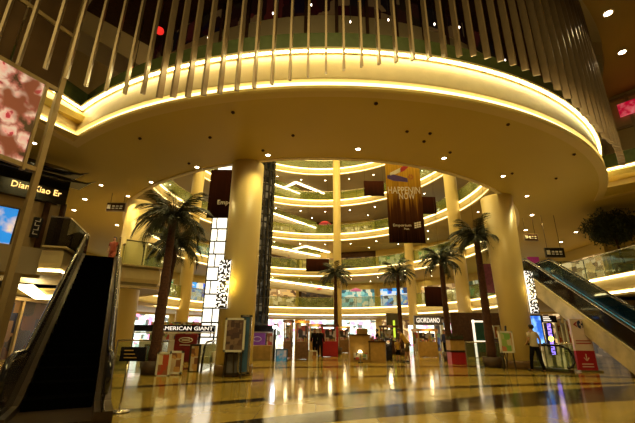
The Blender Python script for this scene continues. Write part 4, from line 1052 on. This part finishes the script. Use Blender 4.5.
# ------------------------------------------------------------------ ground floor furniture
def gp(px, Y): q = aty(px, 352, Y); return Vector((q.x, Y, 0))
def board(px0, py0, px1, py1, Y, m_, label, cat, name, frame='white', legs=True, deco=None, rest=0):
    c, w, h = rect(px0, py0, px1, py1, Y); t = thing(name, label, cat, (c.x, Y, rest))
    if frame:
        f = MB()
        for s_ in (-1, 1): f.box((c.x + s_ * w / 2, Y, c.z), (.06, .07, h + .06)); f.box((c.x, Y, c.z + s_ * h / 2), (w + .06, .07, .06))
        f.build('frame', M[frame], t)
    MB().box((c.x, Y, c.z), (w, .04, h)).build('panel', M[m_] if isinstance(m_, str) else m_, t)
    lo = c.z - h / 2
    if legs and lo > rest + .02:
        for s_ in (-1, 1):
            MB().bar((c.x + s_ * w * .42, Y + .02, lo), (c.x + s_ * w * .46, Y + .02, rest), .04).build('leg', M['dark_metal'], t)
        MB().bar((c.x, Y + .03, lo + .05), (c.x, Y + .28, rest), .04).build('leg', M['dark_metal'], t)
    if deco: deco(t, c, w, h)
    return t
M['poster_a'] = cells_mat('food poster', [(.7, .45, .25), (.5, .08, .04), (.75, .62, .42), (.35, .14, .06), (.6, .5, .3)], 5, 4, rough=.4)
M['poster_b'] = cells_mat('menu poster', [(.62, .5, .34), (.55, .3, .1), (.25, .1, .05), (.66, .56, .4)], 6, 5, rough=.4, seedv=3)
M['poster_green'] = cells_mat('green poster', [(.45, .5, .2), (.2, .42, .1), (.6, .52, .35), (.5, .2, .1), (.3, .45, .12)], 5, 4, rough=.4, seedv=5)
M['poster_brown'] = cells_mat('brown framed print', [(.14, .08, .07), (.2, .13, .1), (.1, .06, .06), (.26, .17, .12)], 7, 6, rough=.3, seedv=7)
M['blue_board'] = mat('blue grey board', (.05, .12, .24), .4, var=.2)
M['slate_board'] = mat('slate board', (.12, .11, .12), .4, var=.2)
M['green_dark'] = mat('dark green glass', (.015, .06, .045), .2)
M['clothes'] = cells_mat('clothes on rails', [(.5, .12, .1), (.1, .12, .3), (.55, .5, .4), (.05, .04, .04), (.5, .35, .12), (.2, .3, .15), (.6, .55, .5)], 5, 2.2, rough=.8)
M['goods'] = cells_mat('small goods', [(.45, .06, .05), (.5, .42, .3), (.08, .08, .14), (.45, .28, .06), (.12, .07, .04), (.6, .55, .45), (.2, .3, .12)], 7, 7, rough=.5, seedv=2)
# framed poster and blue board at the foot of the left column
def fp_deco(t, c, w, h): pass
board(225.5, 319, 244, 351, 12.15, 'poster_brown', 'framed brown poster standing in front of the left column', 'poster', 'framed_poster', 'white')
board(240, 316, 249.5, 373, 12.32, 'blue_board', 'tall blue board beside the framed poster at the left column foot', 'board', 'display_board', 'steel', legs=False)
board(226, 353, 245, 374, 12.4, 'slate_board', 'low grey board under the framed poster at the left column foot', 'board', 'display_board', 'dark_metal', legs=False)
# stanchion with sign
b0 = atz(119, 412, 0); t = thing('sign_stand', 'thin metal sign stand with black notice board right of the left escalator', 'sign stand', b0)
MB().lathe([(.17, 0), (.17, .02), (.03, .045)], b0, 24).build('base', M['steel'], t)
MB().tube([b0 + Vector((0, 0, .03)), b0 + Vector((.02, 0, .82))], .015, 10).build('pole', M['steel'], t)
MB().box(b0 + Vector((.10, -.02, .93)), (.46, .03, .24)).build('notice_board', M['black_gloss'], t)
g = MB()
for i in range(3): g.box(b0 + Vector((.02 + .02 * i, -.04, .99 - .06 * i)), (.16 + .03 * i, .01, .015))
g.build('small_print', M['wood_l'], t)
# low glass barriers
def barrier(p0, p1, hgt, label, lean=True):
    p0, p1 = Vector(p0), Vector(p1); p0.z = p1.z = 0; t = thing('glass_barrier', label, 'barrier', p0); d = p1 - p0; L = d.length; a = math.atan2(d.y, d.x); c = (p0 + p1) / 2
    MB().box(c + Vector((0, 0, hgt / 2)), (L, .02, hgt * .9), a).build('glass', M['glass'], t)
    MB().tube([p0 + Vector((0, 0, hgt)), p1 + Vector((0, 0, hgt))], .025, 8).build('handrail', M['steel'], t)
    n = max(1, int(L / 1.5))
    for i in range(n + 1): MB().box(p0 + d * i / n + Vector((0, 0, hgt / 2)), (.05, .03, hgt), a).build('post', M['steel'], t)
barrier(*barrier_later, 1.05, 'glass barrier in the dark corner left of the left escalator')
barrier(atz(112, 376, 0), atz(158, 374, 0), 1.05, 'low glass barrier behind the sign stand at the left')
barrier(gp(466, 17.5), gp(503, 17.2), 1.0, 'glass barrier to the left of the right column')
barrier(gp(545, 16.6), gp(592, 15.6), 1.0, 'glass barrier behind the tall white sign at the right')
# AMERICAN GIANT stall
Y = 20.5
a0, a1 = aty(133, 328, Y), aty(215.5, 328, Y); zt_, zb_ = aty(170, 325, Y).z, aty(170, 331.5, Y).z
st = thing('shop_stall', 'black framed stall with AMERICAN GIANT lettering behind the left palms', 'stall', ((a0.x + a1.x) / 2, Y, 0))
W_ = a1.x - a0.x; cxm = (a0.x + a1.x) / 2
MB().box((cxm, Y, (zt_ + zb_) / 2), (W_, .25, zt_ - zb_)).build('sign_board', M['black_gloss'], st)
MB().box((cxm, Y - .02, zb_ - .05), (W_, .28, .07)).build('white_rail', M['white'], st)
c_l = aty(160.5, 328, Y); text('lettering', 'AMERICAN GIANT', .19, M['ltext'], ((c_l.x + a1.x) / 2 - .02, Y - .13, (zt_ + zb_) / 2), (1, 0, 0), (0, 0, 1), st, .02, width=(a1.x - c_l.x) * .95)
for s_ in (a0.x + .05, aty(183, 345, Y).x, aty(199, 345, Y).x, a1.x - .05): MB().box((s_, Y, zb_ / 2), (.08, .1, zb_)).build('post', M['black_gloss'], st)
MB().box((cxm, Y + 2.2, .95), (W_, .1, 1.9)).build('back_shelves', M['goods'], st)
MB().box((cxm - .6, Y + 1.1, .45), (W_ * .7, .5, .9)).build('counter', M['white'], st)
c, w, h = rect(173.5, 334, 196, 369, 18.6)
bd = thing('backdrop', 'dark red backdrop with a pale oval emblem left of the left column', 'backdrop', (c.x, c.y, 0))
h = c.z + h / 2; c.z = h / 2; MB().box((c.x, c.y, c.z), (w, .05, h)).build('panel', M['darkred'], bd)
MB().tube([(c.x + .30 * w * cos(i * PI / 12) , c.y - .04, c.z + h * .28 + .10 * w * sin(i * PI / 12)) for i in range(24)], .022, 5, closed=True).build('oval_emblem', M['wtext'], bd)
g = MB(); g.box((c.x, c.y - .035, c.z + h * .28), (w * .36, .02, .06)); g.box((c.x, c.y - .035, c.z + h * .10), (w * .5, .02, .04)); g.build('small_print', M['wtext'], bd)
for s_ in (-1, 1): MB().box((c.x + s_ * w * .4, c.y + .12, .03), (.08, .35, .06)).build('foot', M['dark_metal'], bd)
board(157.5, 353, 169.5, 376, 12.6, 'poster_a', 'food poster standing left of two at the foot of the left palms', 'poster', 'standing_poster', 'white')
board(170, 352, 182, 373, 12.9, 'poster_b', 'menu poster standing right of two at the foot of the left palms', 'poster', 'standing_poster', 'white')
board(144, 345, 150, 371, 14.6, 'blue_board', 'narrow blue board beside the left palm trunk', 'board', 'display_board', 'steel')
board(190, 345, 199, 372, 14.0, 'poster_b', 'narrow pale poster left of the left column', 'poster', 'standing_poster', 'dark_metal')
# curved dark railings (hoops) near the left column
for px, Y, lb in ((202, 13.7, 'dark curved railing hoop just left of the left column'), (147, 13.2, 'dark curved railing hoop at the left palm')):
    b0 = gp(px, Y)
    t = thing('railing_hoop', lb, 'railing', b0)
    MB().tube([b0 + Vector((.03, 0, 0)), b0 + Vector((.05, 0, .5)), b0 + Vector((.05, .1, .85)), b0 + Vector((0, .5, .98)), b0 + Vector((-.05, 1.2, 1.0)), b0 + Vector((-.1, 2.0, 1.0))], .04, 8).build('handrail', M['black_gloss'], t)
    MB().add([b0 + Vector(v) for v in ((.03, .05, .05), (.05, .1, .8), (0, .5, .92), (-.1, 2, .95), (-.1, 2, .05))] + [b0 + Vector(v) + Vector((.02, 0, 0)) for v in ((.03, .05, .05), (.05, .1, .8), (0, .5, .92), (-.1, 2, .95), (-.1, 2, .05))], [(0, 1, 2, 3, 4), (9, 8, 7, 6, 5)] + [(i, (i + 1) % 5, (i + 1) % 5 + 5, i + 5) for i in range(5)]).build('glass', M['glass'], t)
# white bench-like armchair and stall by the column
b0 = gp(205, 15.5)
t = thing('armchair', 'pale armchair between the railing hoop and the left column', 'chair', b0)
MB().box(b0 + Vector((0, 0, .3)), (.8, .7, .24)).build('seat', M['white'], t); MB().box(b0 + Vector((0, .33, .6)), (.8, .14, .55)).build('backrest', M['white'], t)
for s_ in (-1, 1): MB().box(b0 + Vector((s_ * .38, 0, .42)), (.12, .7, .35)).build('armrest', M['white'], t)
# stall right of the left column
Y = 21.0; a0, a1 = aty(250, 330, Y), aty(273.5, 330, Y); zt_ = aty(260, 325.5, Y).z; zb_ = aty(260, 331.5, Y).z; cxm, W_ = (a0.x + a1.x) / 2, a1.x - a0.x
st = thing('shop_stall', 'small black stall with purple panel and white frame right of the left column', 'stall', (cxm, Y, 0))
MB().box((cxm, Y, (zt_ + zb_) / 2), (W_, .3, zt_ - zb_)).build('sign_board', M['black_gloss'], st)
f = MB()
for s_ in (-1, 1): f.box((cxm + s_ * W_ / 2, Y, zb_ / 2), (.08, .12, zb_))
f.box((cxm, Y, zb_ - .03), (W_, .12, .07)); f.build('white_frame', M['white'], st)
M['purple'] = lamp('purple lit panel', (.10, .02, .09), .5)
MB().box((cxm - W_ * .16, Y + .3, zb_ * .55), (W_ * .6, .08, zb_ * .8)).build('purple_panel', M['purple'], st)
MB().tube([(cxm - W_ * .2 + .22 * cos(i * PI / 10), Y + .22, zb_ * .72 + .12 * sin(i * PI / 10)) for i in range(20)], .02, 5, closed=True).build('round_emblem', M['wtext'], st)
MB().box((cxm + W_ * .33, Y + .3, zb_ * .6), (W_ * .25, .08, zb_ * .7)).build('photo_panel', M['poster_a'], st)
MB().box((cxm, Y - .3, .35), (W_ * .95, .6, .7)).build('counter', M['wood_l'], st)
# light spot on a post
b0 = gp(274, 20.4); t = thing('lamp_post', 'bright small spotlight on a dark post right of the purple stall', 'lamp', b0)
MB().box(b0 + Vector((0, 0, .9)), (.12, .12, 1.8)).build('post', M['dark_metal'], t)
zl = aty(274, 327.5, 20.4).z
MB().lathe([(.02, .12), (.11, .06), (.12, 0), (.06, -.05)], b0 + Vector((0, 0, zl)), 14).build('lamp_head', M['hot'] if 'hot' in M else M.setdefault('hot', lamp('white spotlight', (.85, .92, 1), 30)), t)
# booths and racks of the centre
board(276, 349.5, 287, 364, 19.3, screen_mat('blue portrait poster', (.05, .25, .40), (.55, .38, .28), .25, 2.2), 'blue portrait poster on the floor in front of the centre stalls', 'poster', 'standing_poster', 'blue_board')  # print made to glow faintly, no lamp behind it
M['wood_m'] = mat('mid brown wood', (.22, .11, .04), .5, var=.25, scale=8); M['wood_o'] = mat('orange wood', (.62, .28, .04), .45, var=.15, scale=5)
def booth(px0, px1, Y, zt_, label, top='wood_l', post='wood', goods='goods', gl=.0):
    a0, a1 = gp(px0, Y), gp(px1, Y); cx_, w = (a0.x + a1.x) / 2, a1.x - a0.x; t = thing('market_stall', label, 'stall', (cx_, Y, 0), 'small stalls in the atrium')
    for sx_ in (-1, 1):
        for dy in (0, 1.3): MB().box((cx_ + sx_ * (w / 2 - .04), Y + dy, zt_ / 2), (.08, .08, zt_)).build('post', M[post], t)
    MB().box((cx_, Y + .65, zt_ + .04), (w + .12, 1.5, .14)).build('canopy', M[top], t)
    MB().box((cx_, Y + .2, .45), (w * .9, .5, .86)).build('counter', M[post if gl < .5 else top], t)
    MB().box((cx_, Y + 1.25, zt_ * .55), (w * .9, .12, zt_ * .75)).build('goods_shelf', M[goods], t)
    g = MB(); rnd = random.Random(int(px0))
    for i in range(6): g.box((cx_ + w * (-.36 + .145 * i), Y + .15, .88 + .06), (w * .10, .16, .10 + rnd.random() * .25))
    g.build('goods_on_counter', M['goods'], t)
    MB().lathe([(.05, -.05), (.07, 0), (.03, .06)], (cx_, Y + .3, zt_ - .12), 10).build('bulb', M['hot2'] if 'hot2' in M else M.setdefault('hot2', lamp('warm table lamp', (1, .85, .45), 3)), t)  # bulb invented to go with the added stall light
    l = bpy.data.lights.new('stall_fill', 'POINT'); l.energy = 7; l.color = (1, .75, .38); l.shadow_soft_size = .1  # added point light that brightens the stall
    lo = bpy.data.objects.new('stall_fill', l); lo.location = (cx_, Y - .25, zt_ - .1); C.objects.link(lo)
    return t
booth(283, 291, 22.0, 1.95, 'narrow dark stall of goods left of the wooden arch stall', 'wood', 'wood_m', 'goods')
booth(295, 308, 21.0, 1.9, 'wooden arch stall with orange canopy at the centre left', 'wood_o', 'wood_m', 'clothes')
booth(309, 322, 25.0, 1.8, 'pale wooden stall behind the dark figures', 'wood_l', 'wood_l', 'goods')
booth(322, 338, 23.5, 1.75, 'stall with red counter in front of the slender central column', 'wood', 'redboard', 'clothes', 0)
booth(339, 350, 28.6, 1.75, 'stall of red goods right of the central column', 'wood_l', 'wood_m', 'clothes')
booth(384, 398, 27.0, 1.8, 'dark stall at the foot of the palm below the hanging banner', 'wood', 'wood', 'goods')
booth(419, 438, 24.0, 1.55, 'clothes stall with orange top under the GIORDANO sign', 'wood_o', 'wood_l', 'clothes')
board(309, 351, 317, 362.5, 20.0, 'poster_b', 'pale blank-looking notice board on the floor at the centre', 'board', 'standing_poster', 'white')
# yellow wooden counter
Y = 19.6; a0, a1 = gp(349.5, Y), gp(385, Y); cx_, w = (a0.x + a1.x) / 2, a1.x - a0.x
t = thing('cafe_counter', 'honey coloured cafe counter with a small lamp at the centre', 'counter', (cx_, Y, 0))
MB().box((cx_ - w * .22, Y, .62), (w * .56, .7, 1.24)).build('tall_cabinet', M['wood_l'], t)
MB().box((cx_ + w * .26, Y, .46), (w * .46, .7, .92)).build('low_cabinet', M['wood_l'], t)
MB().box((cx_ - w * .22, Y - .03, 1.27), (w * .60, .8, .06)).build('counter_top', M['wood'], t)
MB().box((cx_ + w * .26, Y - .03, .95), (w * .5, .8, .06)).build('counter_top', M['wood'], t)
MB().box((cx_ - w * .12, Y + .2, 1.44), (w * .30, .4, .28)).build('till_cabinet', M['wood_l'], t)
g = MB()
for i in range(8): g.box((cx_ + w * (.06 + .055 * i), Y - .1, 1.03 + .03 * (i % 3)), (w * .04, .2, .12 + .07 * (i % 3)))
g.build('goods_on_counter', M['goods'], t)
MB().box((cx_ - w * .22, Y - .38, .28), (w * .38, .06, .3)).build('display_niche', M['goods'], t)
q = Vector((cx_ - w * .24, Y - .62, .50))
t = thing('table_lamp', 'small glowing lamp in front of the honey coloured counter', 'lamp', (q.x, q.y, 0))
MB().lathe([(.12, 0), (.12, .03), (.02, .05), (.02, .46)], (q.x, q.y, 0), 12).build('stand', M['dark_metal'], t); MB().lathe([(.13, -.06), (.06, .07)], q, 14).build('lamp_shade', M['hot2'] if 'hot2' in M else M.setdefault('hot2', lamp('warm table lamp', (1, .85, .45), 3)), t)
booth(386, 392, 21.0, 1.0, 'low dark stand of bags right of the honey counter', 'black_gloss', 'black_gloss', 'goods')
# grey store wall with green light strip
c, w, h = rect(387, 317, 399, 342, 30.0); t = thing('store_wall', 'grey store front with a green light strip behind the banner palm', 'shop', (c.x, 30, 0))
MB().box((c.x, 30.1, 1.45), (w, .2, 2.9)).build('wall_panel', M['greyp'] if 'greyp' in M else M.setdefault('greyp', mat('grey cladding', (.10, .085, .06), .5)), t)
MB().box((c.x + w * .1, 29.96, 1.5), (w * .16, .06, 1.7)).build('light_strip', lamp('yellow green strip', (.55, .75, .05), .9), t)
# Giordano store
Y = 30.0; a0, a1 = aty(414, 320, Y), aty(441, 320, Y); zt_, zb_ = aty(428, 315.8, Y).z, aty(428, 324.8, Y).z; cxm, W_ = (a0.x + a1.x) / 2, a1.x - a0.x
st = thing('clothing_store', 'clothing store with dark GIORDANO sign right of centre', 'shop', (cxm, Y, 0))
MB().box((cxm, Y, (zt_ + zb_) / 2), (W_, .25, zt_ - zb_)).build('sign_board', M['slate_board'], st)
text('lettering', 'GIORDANO', .36, M['ltext'], (cxm, Y - .14, (zt_ + zb_) / 2), (1, 0, 0), (0, 0, 1), st, .02, width=W_ * .86)
MB().box((cxm, Y + 2, zb_ / 2), (W_, .1, zb_)).build('clothes_wall', SM['white'], st)
for i in range(5): MB().box((cxm + W_ * (-.4 + .2 * i), Y + .6, .75), (W_ * .12, .5, 1.3)).build('clothes_rack', M['clothes'], st)
for s_ in (-1, 1): MB().box((cxm + s_ * W_ / 2, Y, zb_ / 2), (.2, .3, zb_)).build('post', M['white'], st)
Y = 30.0; c, w, h = rect(443, 326, 461, 345, Y)
st = thing('shop_window', 'bright shop window with posters between two palms, right of the GIORDANO sign', 'shop window', (c.x, Y, 0))
MB().box((c.x, Y + .2, 1.1), (w, .1, 2.2)).build('lit_window', SM['white'], st)
for s_ in (-1, -.2, .5, 1): MB().box((c.x + s_ * w / 2, Y, 1.1), (.1, .15, 2.2)).build('mullion', M['wood'], st)
# white framed dark green door
Y = 24.0; c, w, h = rect(474.5, 321.5, 487.5, 352, Y)
st = thing('shop_door', 'dark green glass shop door in a white frame left of the right column', 'door', (c.x, Y, 0))
MB().box((c.x, Y, c.z), (w, .06, h)).build('glass_pane', M['green_dark'], st)
f = MB()
for s_ in (-1, 1): f.box((c.x + s_ * w / 2, Y - .03, c.z / 1 - .1), (.10, .12, h + .4))
f.box((c.x, Y - .03, c.z + h / 2), (w + .1, .12, .10)); f.box((c.x, Y - .03, c.z - h * .15), (w, .10, .06)); f.build('white_frame', M['ltext'], st)  # white frame made to glow, brightness put into its material
Y = 24.5; c, w, h = rect(461, 321, 500, 350, Y)
st = thing('store_wall', 'dark brown store front around the green glass door, left of the right column', 'shop', (c.x, Y + .5, 0))
MB().box((c.x, Y + .5, 1.35), (w * 1.3, .2, 2.7)).build('wall_panel', M['wood'], st)
# red planters
Y = 18.6; a0, a1 = gp(449, Y), gp(463, Y); cx_, w = (a0.x + a1.x) / 2, a1.x - a0.x
for i, (z_, m_, lb) in enumerate(((.27, 'redboard', 'red planter box, lower one of the stack under the second right palm'), (.845, 'wood_l', 'cream and brown planter box, upper one of the stack under the second right palm'))):
    t = thing('planter_box', lb, 'planter', (cx_, Y, z_ - .24 if i else 0))
    MB().box((cx_, Y, z_), (w, .6, .46 if i else .58)).build('box', M[m_], t); MB().box((cx_, Y, z_ + .24 + (0 if i else .05)), (w * 1.05, .66, .05)).build('rim', M['wood'], t)
g = MB(); rnd = random.Random(4)
for i in range(90):
    q = Vector((cx_ + rnd.uniform(-.5, .5) * w, Y + rnd.uniform(-.25, .25), 1.12)); e = q + Vector((rnd.uniform(-.12, .12), rnd.uniform(-.1, .1), rnd.uniform(.08, .28))); s_ = Vector((.025, .02, 0))
    g.add([q - s_, q + s_, e], [(0, 1, 2)])
t = thing('small_plant', 'low dark green plant in the upper planter box', 'plant', (cx_, Y, 1.06)); g.build('leaves', M['leaf2'], t)
# easel poster at the right column
Y = 15.5; board(500, 332, 512.5, 352, Y, 'poster_green', 'green and yellow poster on an easel left of the right column', 'easel', 'easel_poster', 'white')
e_ = aty(506, 327, Y); q = aty(506, 332, Y)
tp = [o for o in bpy.data.objects if o.name.startswith('easel_poster')][0]
MB().bar((q.x, Y + .05, q.z - .05), (e_.x, Y + .05, e_.z + .05), .06).build('easel_top', M['dark_metal'], tp)
# orange flyer board behind
board(494, 326, 500, 338, 18.5, 'poster_a', 'small pink and yellow notice behind the easel poster', 'poster', 'standing_poster', 'white')
# blue kiosk screen
Y = 16.9; c, w, h = rect(525, 316, 542, 345, Y)
t = thing('information_kiosk', 'glowing blue information kiosk the walking person faces', 'kiosk', (c.x, Y, 0))
MB().box((c.x, Y + .06, c.z), (w + .12, .16, h + .1)).build('casing', M['black_gloss'], t)
MB().box((c.x, Y - .03, c.z), (w, .03, h)).build('screen', screen_mat('blue kiosk screen', (.02, .10, .50), (.25, .55, .95), 1.3, 2.5), t)
MB().box((c.x, Y + .1, (c.z - h / 2) / 2), (w * .5, .2, c.z - h / 2)).build('pedestal', M['dark_metal'], t); MB().box((c.x, Y + .1, .03), (w, .5, .06)).build('base', M['dark_metal'], t)
# black direction sign with text lines
Y = 17.3; c, w, h = rect(541, 315.5, 556, 322.5, Y)
t = thing('direction_sign', 'black direction sign with white lines of text above the vertical purple sign', 'sign', (c.x, Y, 0))
MB().box(c, (w, .08, h)).build('board', M['black_gloss'], t)
g = MB()
for i in range(3): g.box((c.x - w * (.20 - .03 * i), Y - .05, c.z + h * (.28 - .26 * i)), (w * (.38 + .06 * i), .02, h * .13))
g.build('text_lines', M['ltext'], t)
MB().tube([(c.x, Y + .06, 0), (c.x, Y + .06, c.z + h / 2)], .03, 8).build('pole', M['dark_metal'], t); MB().lathe([(.2, 0), (.2, .03), (.04, .06)], (c.x, Y + .06, 0), 16).build('base', M['dark_metal'], t)
# vertical purple sign
Y = 16.3; c, w, h = rect(546.5, 323, 554.5, 355, Y)
t = thing('vertical_sign', 'tall black vertical sign with violet lettering and a yellow disc', 'sign', (c.x, Y, 0))
MB().box((c.x, Y, c.z), (w, .07, h)).build('panel', M['black_gloss'], t)
M['violet'] = lamp('violet lettering', (.35, .22, .95), 1.8)
g = MB(); rnd = random.Random(9)
for i in range(11):
    if i in (5,): continue
    z_ = c.z + h * (.44 - .088 * i); lw = w * .42
    g.box((c.x, Y - .045, z_ + .03), (lw, .015, .03)); g.box((c.x, Y - .045, z_ - .04), (lw, .015, .03)); g.box((c.x + (-.5 if i % 2 else .5) * lw * .8, Y - .045, z_), (.03, .015, .09))
g.build('violet_lettering', M['violet'], t)
MB().extr([(.11 * cos(i * PI / 8), .11 * sin(i * PI / 8)) for i in range(16)], (c.x, Y - .04, c.z), (1, 0, 0), (0, 0, 1), (0, -1, 0), .02).build('yellow_disc', M['yellowlamp'], t)
MB().box((c.x, Y, (c.z - h / 2) / 2), (w * .4, .06, c.z - h / 2)).build('pedestal', M['dark_metal'], t); MB().box((c.x, Y, .02), (w * 1.3, .4, .04)).build('base', M['dark_metal'], t)
# slanted tall poster panels behind
for (a, b1_, c1_, d1_, Y, m_, lb) in ((557, 319.5, 562, 346, 18.2, 'poster_a', 'narrow tall orange poster, left of three behind the glass barrier'), (563.5, 324, 567.5, 350, 18.0, 'cream_cloth', 'narrow tall cream panel, middle of three behind the glass barrier'), (567.5, 319.5, 573, 350, 17.8, 'poster_a', 'narrow tall red and white poster, right of three behind the glass barrier')):
    board(a, b1_, c1_, d1_, Y, m_, lb, 'poster', 'tall_poster', 'white')
# handrail end of the down escalator
b0 = gp(566, 14.6)
t = thing('escalator_handrail', 'black rounded handrail end of the escalator going down, left of the tall white sign', 'handrail', b0)
hp = [b0 + Vector((-.05, 0, .18)), b0 + Vector((.12, 0, .20)), b0 + Vector((.24, .0, .38)), b0 + Vector((.26, .05, .60)), b0 + Vector((.18, .12, .84)), b0 + Vector((-.02, .3, .95)), b0 + Vector((-.5, 1.0, .97)), b0 + Vector((-1.0, 1.9, .97))]
MB().tube(hp, .045, 8).build('rubber_rail', M['black_gloss'], t)
MB().add([p_ for p_ in hp] + [b0 + Vector((-1.0, 1.9, .05)), b0 + Vector((-.05, 0, .05))] + [p_ + Vector((.015, .01, 0)) for p_ in hp] + [b0 + Vector((-.985, 1.91, .05)), b0 + Vector((-.035, .01, .05))], [tuple(range(10)), tuple(range(10, 20))[::-1]]).build('glass', M['glass'], t)
MB().box(b0 + Vector((-.35, .9, .06)), (.25, 2.0, .12), rad(28)).build('kerb', M['steel_dark'], t)
# Carrefour sign
Y = 15.4; c, w, h = rect(573, 319.5, 591.5, 366, Y)
h = c.z + h / 2; c.z = h / 2 + .02
t = thing('store_sign', 'tall white and red standing sign with the blue and red arrow emblem', 'sign', (c.x, Y, 0))
MB().box((c.x, Y, c.z + h * .19), (w, .12, h * .62)).build('white_panel', M['pink'], t)
MB().box((c.x, Y, c.z - h * .31), (w, .12, h * .38)).build('red_panel', M['redboard'], t)
MB().box((c.x, Y, .03), (w * 1.15, .5, .06)).build('base', M['steel'], t)
o_ = (c.x, Y - .062, c.z + h * .39); s_ = w * .36
g = MB(); g.extr([(-s_, 0), (-s_ * .42, s_ * .42), (-s_ * .42, s_ * .25), (-s_ * .7, 0), (-s_ * .42, -s_ * .25), (-s_ * .42, -s_ * .42)], o_, (1, 0, 0), (0, 0, 1), (0, -1, 0), .012); g.build('red_arrow', M['redboard'], t)
g = MB(); g.extr([(-s_ * .25, s_ * .5), (.05 * s_, s_ * .62), (.15 * s_, s_ * .2), (-.05 * s_, s_ * .1), (-.1 * s_, -s_ * .1), (.15 * s_, -s_ * .2), (.05 * s_, -s_ * .62), (-s_ * .25, -s_ * .5), (-s_ * .38, -s_ * .2), (-s_ * .38, s_ * .2)], o_, (1, 0, 0), (0, 0, 1), (0, -1, 0), .012)
g.extr([(.32 * s_, s_ * .5), (s_, 0), (.32 * s_, -s_ * .5), (.4 * s_, -s_ * .16), (.18 * s_, -.14 * s_), (.18 * s_, .14 * s_), (.4 * s_, s_ * .16)], o_, (1, 0, 0), (0, 0, 1), (0, -1, 0), .012); g.build('blue_emblem', M['navy'], t)
g = MB()
for z_ in (.05, .0): g.box((c.x, Y - .065, c.z + h * (z_ + .02)), (w * .78, .012, h * .018))
g.build('red_text_lines', M['redboard'], t)
g = MB(); g.bar((c.x, Y - .066, c.z - h * .18), (c.x, Y - .066, c.z - h * .30), .03, .012, up=Vector((0, 1, 0)))
for s2 in (-1, 1): g.bar((c.x + s2 * .10, Y - .066, c.z - h * .25), (c.x, Y - .066, c.z - h * .31), .03, .012, up=Vector((0, 1, 0)))
for z_ in (.37, .42): g.box((c.x, Y - .066, c.z - h * z_), (w * .6, .012, h * .018))
g.build('white_arrow', M['pink'], t)

# umbrellas / stalls on the galleries
def parasol(px, py, Y, r_, z0_, m_, label):
    q = aty(px, py, Y); t = thing('parasol', label, 'parasol', (q.x, Y, z0_))
    MB().lathe([(r_, 0), (r_ * .6, r_ * .30), (.03, r_ * .5)], (q.x, Y, q.z), 8, sm=False).build('canopy', M[m_], t); MB().tube([(q.x, Y, z0_), (q.x, Y, q.z + r_ * .4)], .03, 6).build('pole', M['dark_metal'], t)
M['par_red'] = lamp('red parasol cloth', (.6, .06, .05), .35); M['par_pink'] = lamp('pink parasol cloth', (.6, .12, .28), .4)  # cloth given a glow of its own, no lamp inside
parasol(319, 290, 44.2, .95, TOP[1], 'par_red', 'red parasol on the lowest gallery left of the central column')
parasol(356, 291, 44.2, .75, TOP[1], 'par_pink', 'pink parasol on the lowest gallery right of the central column')
parasol(325, 224, 43.8, .8, TOP[3], 'par_red', 'red parasol on the third gallery left of the central column')
# ------------------------------------------------------------------ lights
def area(loc, rot, size, e, col=(1, .77, .27), sy=None, name='ceiling_fill_light', spread=None):
    l = bpy.data.lights.new(name, 'AREA'); l.energy = e; l.color = col; l.size = size
    if sy: l.shape = 'RECTANGLE'; l.size_y = sy
    if spread: l.spread = spread
    o = bpy.data.objects.new(name, l); o.location = loc; o.rotation_euler = rot; C.objects.link(o); return o
area((.2, 27.5, 27.6), (0, 0, 0), 14, 4600, sy=18)                      # added fill from above the void, no skylight is built
area((0, 1.5, 12.5), (rad(8), 0, 0), 12, 900, sy=4)                       # added unseen fill over the lobby, brightens drum and fins
for t_ in (20, 50, 75, 105, 130, 160):
    for lv in (1, 2, 3, 4, 5):
        x, y = ell(rad(t_), 3.6); z = TOP[lv + 1] - SL - .1
        area((x, y, z), (0, 0, 0), 4.5, 55)
    x, y = ell(rad(t_), 3.6); area((x, y, 3.0), (0, 0, 0), 4.5, 90, (1, .85, .6))
w = bpy.data.worlds.new('w'); bpy.context.scene.world = w; w.use_nodes = True
bg = w.node_tree.nodes['Background']; bg.inputs[0].default_value = (1, .68, .30, 1); bg.inputs[1].default_value = .06
# ------------------------------------------------------------------ camera
cd = bpy.data.cameras.new('camera'); cam = bpy.data.objects.new('camera', cd); C.objects.link(cam)
cd.sensor_width = 36; cd.lens = 36 * FPX / 635; cd.clip_end = 300
Rm = Matrix((RC, UC, -F_)).transposed().to_4x4(); Rm.translation = Vector((0, 0, EYE)); cam.matrix_world = Rm
sc = bpy.context.scene; sc.camera = cam
sc.view_settings.view_transform = 'Standard'; sc.view_settings.look = 'None'; sc.view_settings.gamma = 1; sc.view_settings.exposure = .3
sc.cycles.max_bounces = 6; sc.cycles.diffuse_bounces = 3; sc.cycles.glossy_bounces = 3; sc.cycles.transparent_max_bounces = 16; sc.cycles.sample_clamp_indirect = 4; sc.cycles.use_denoising = True
for o in bpy.data.objects:
    if '_o' in o.keys(): del o['_o']
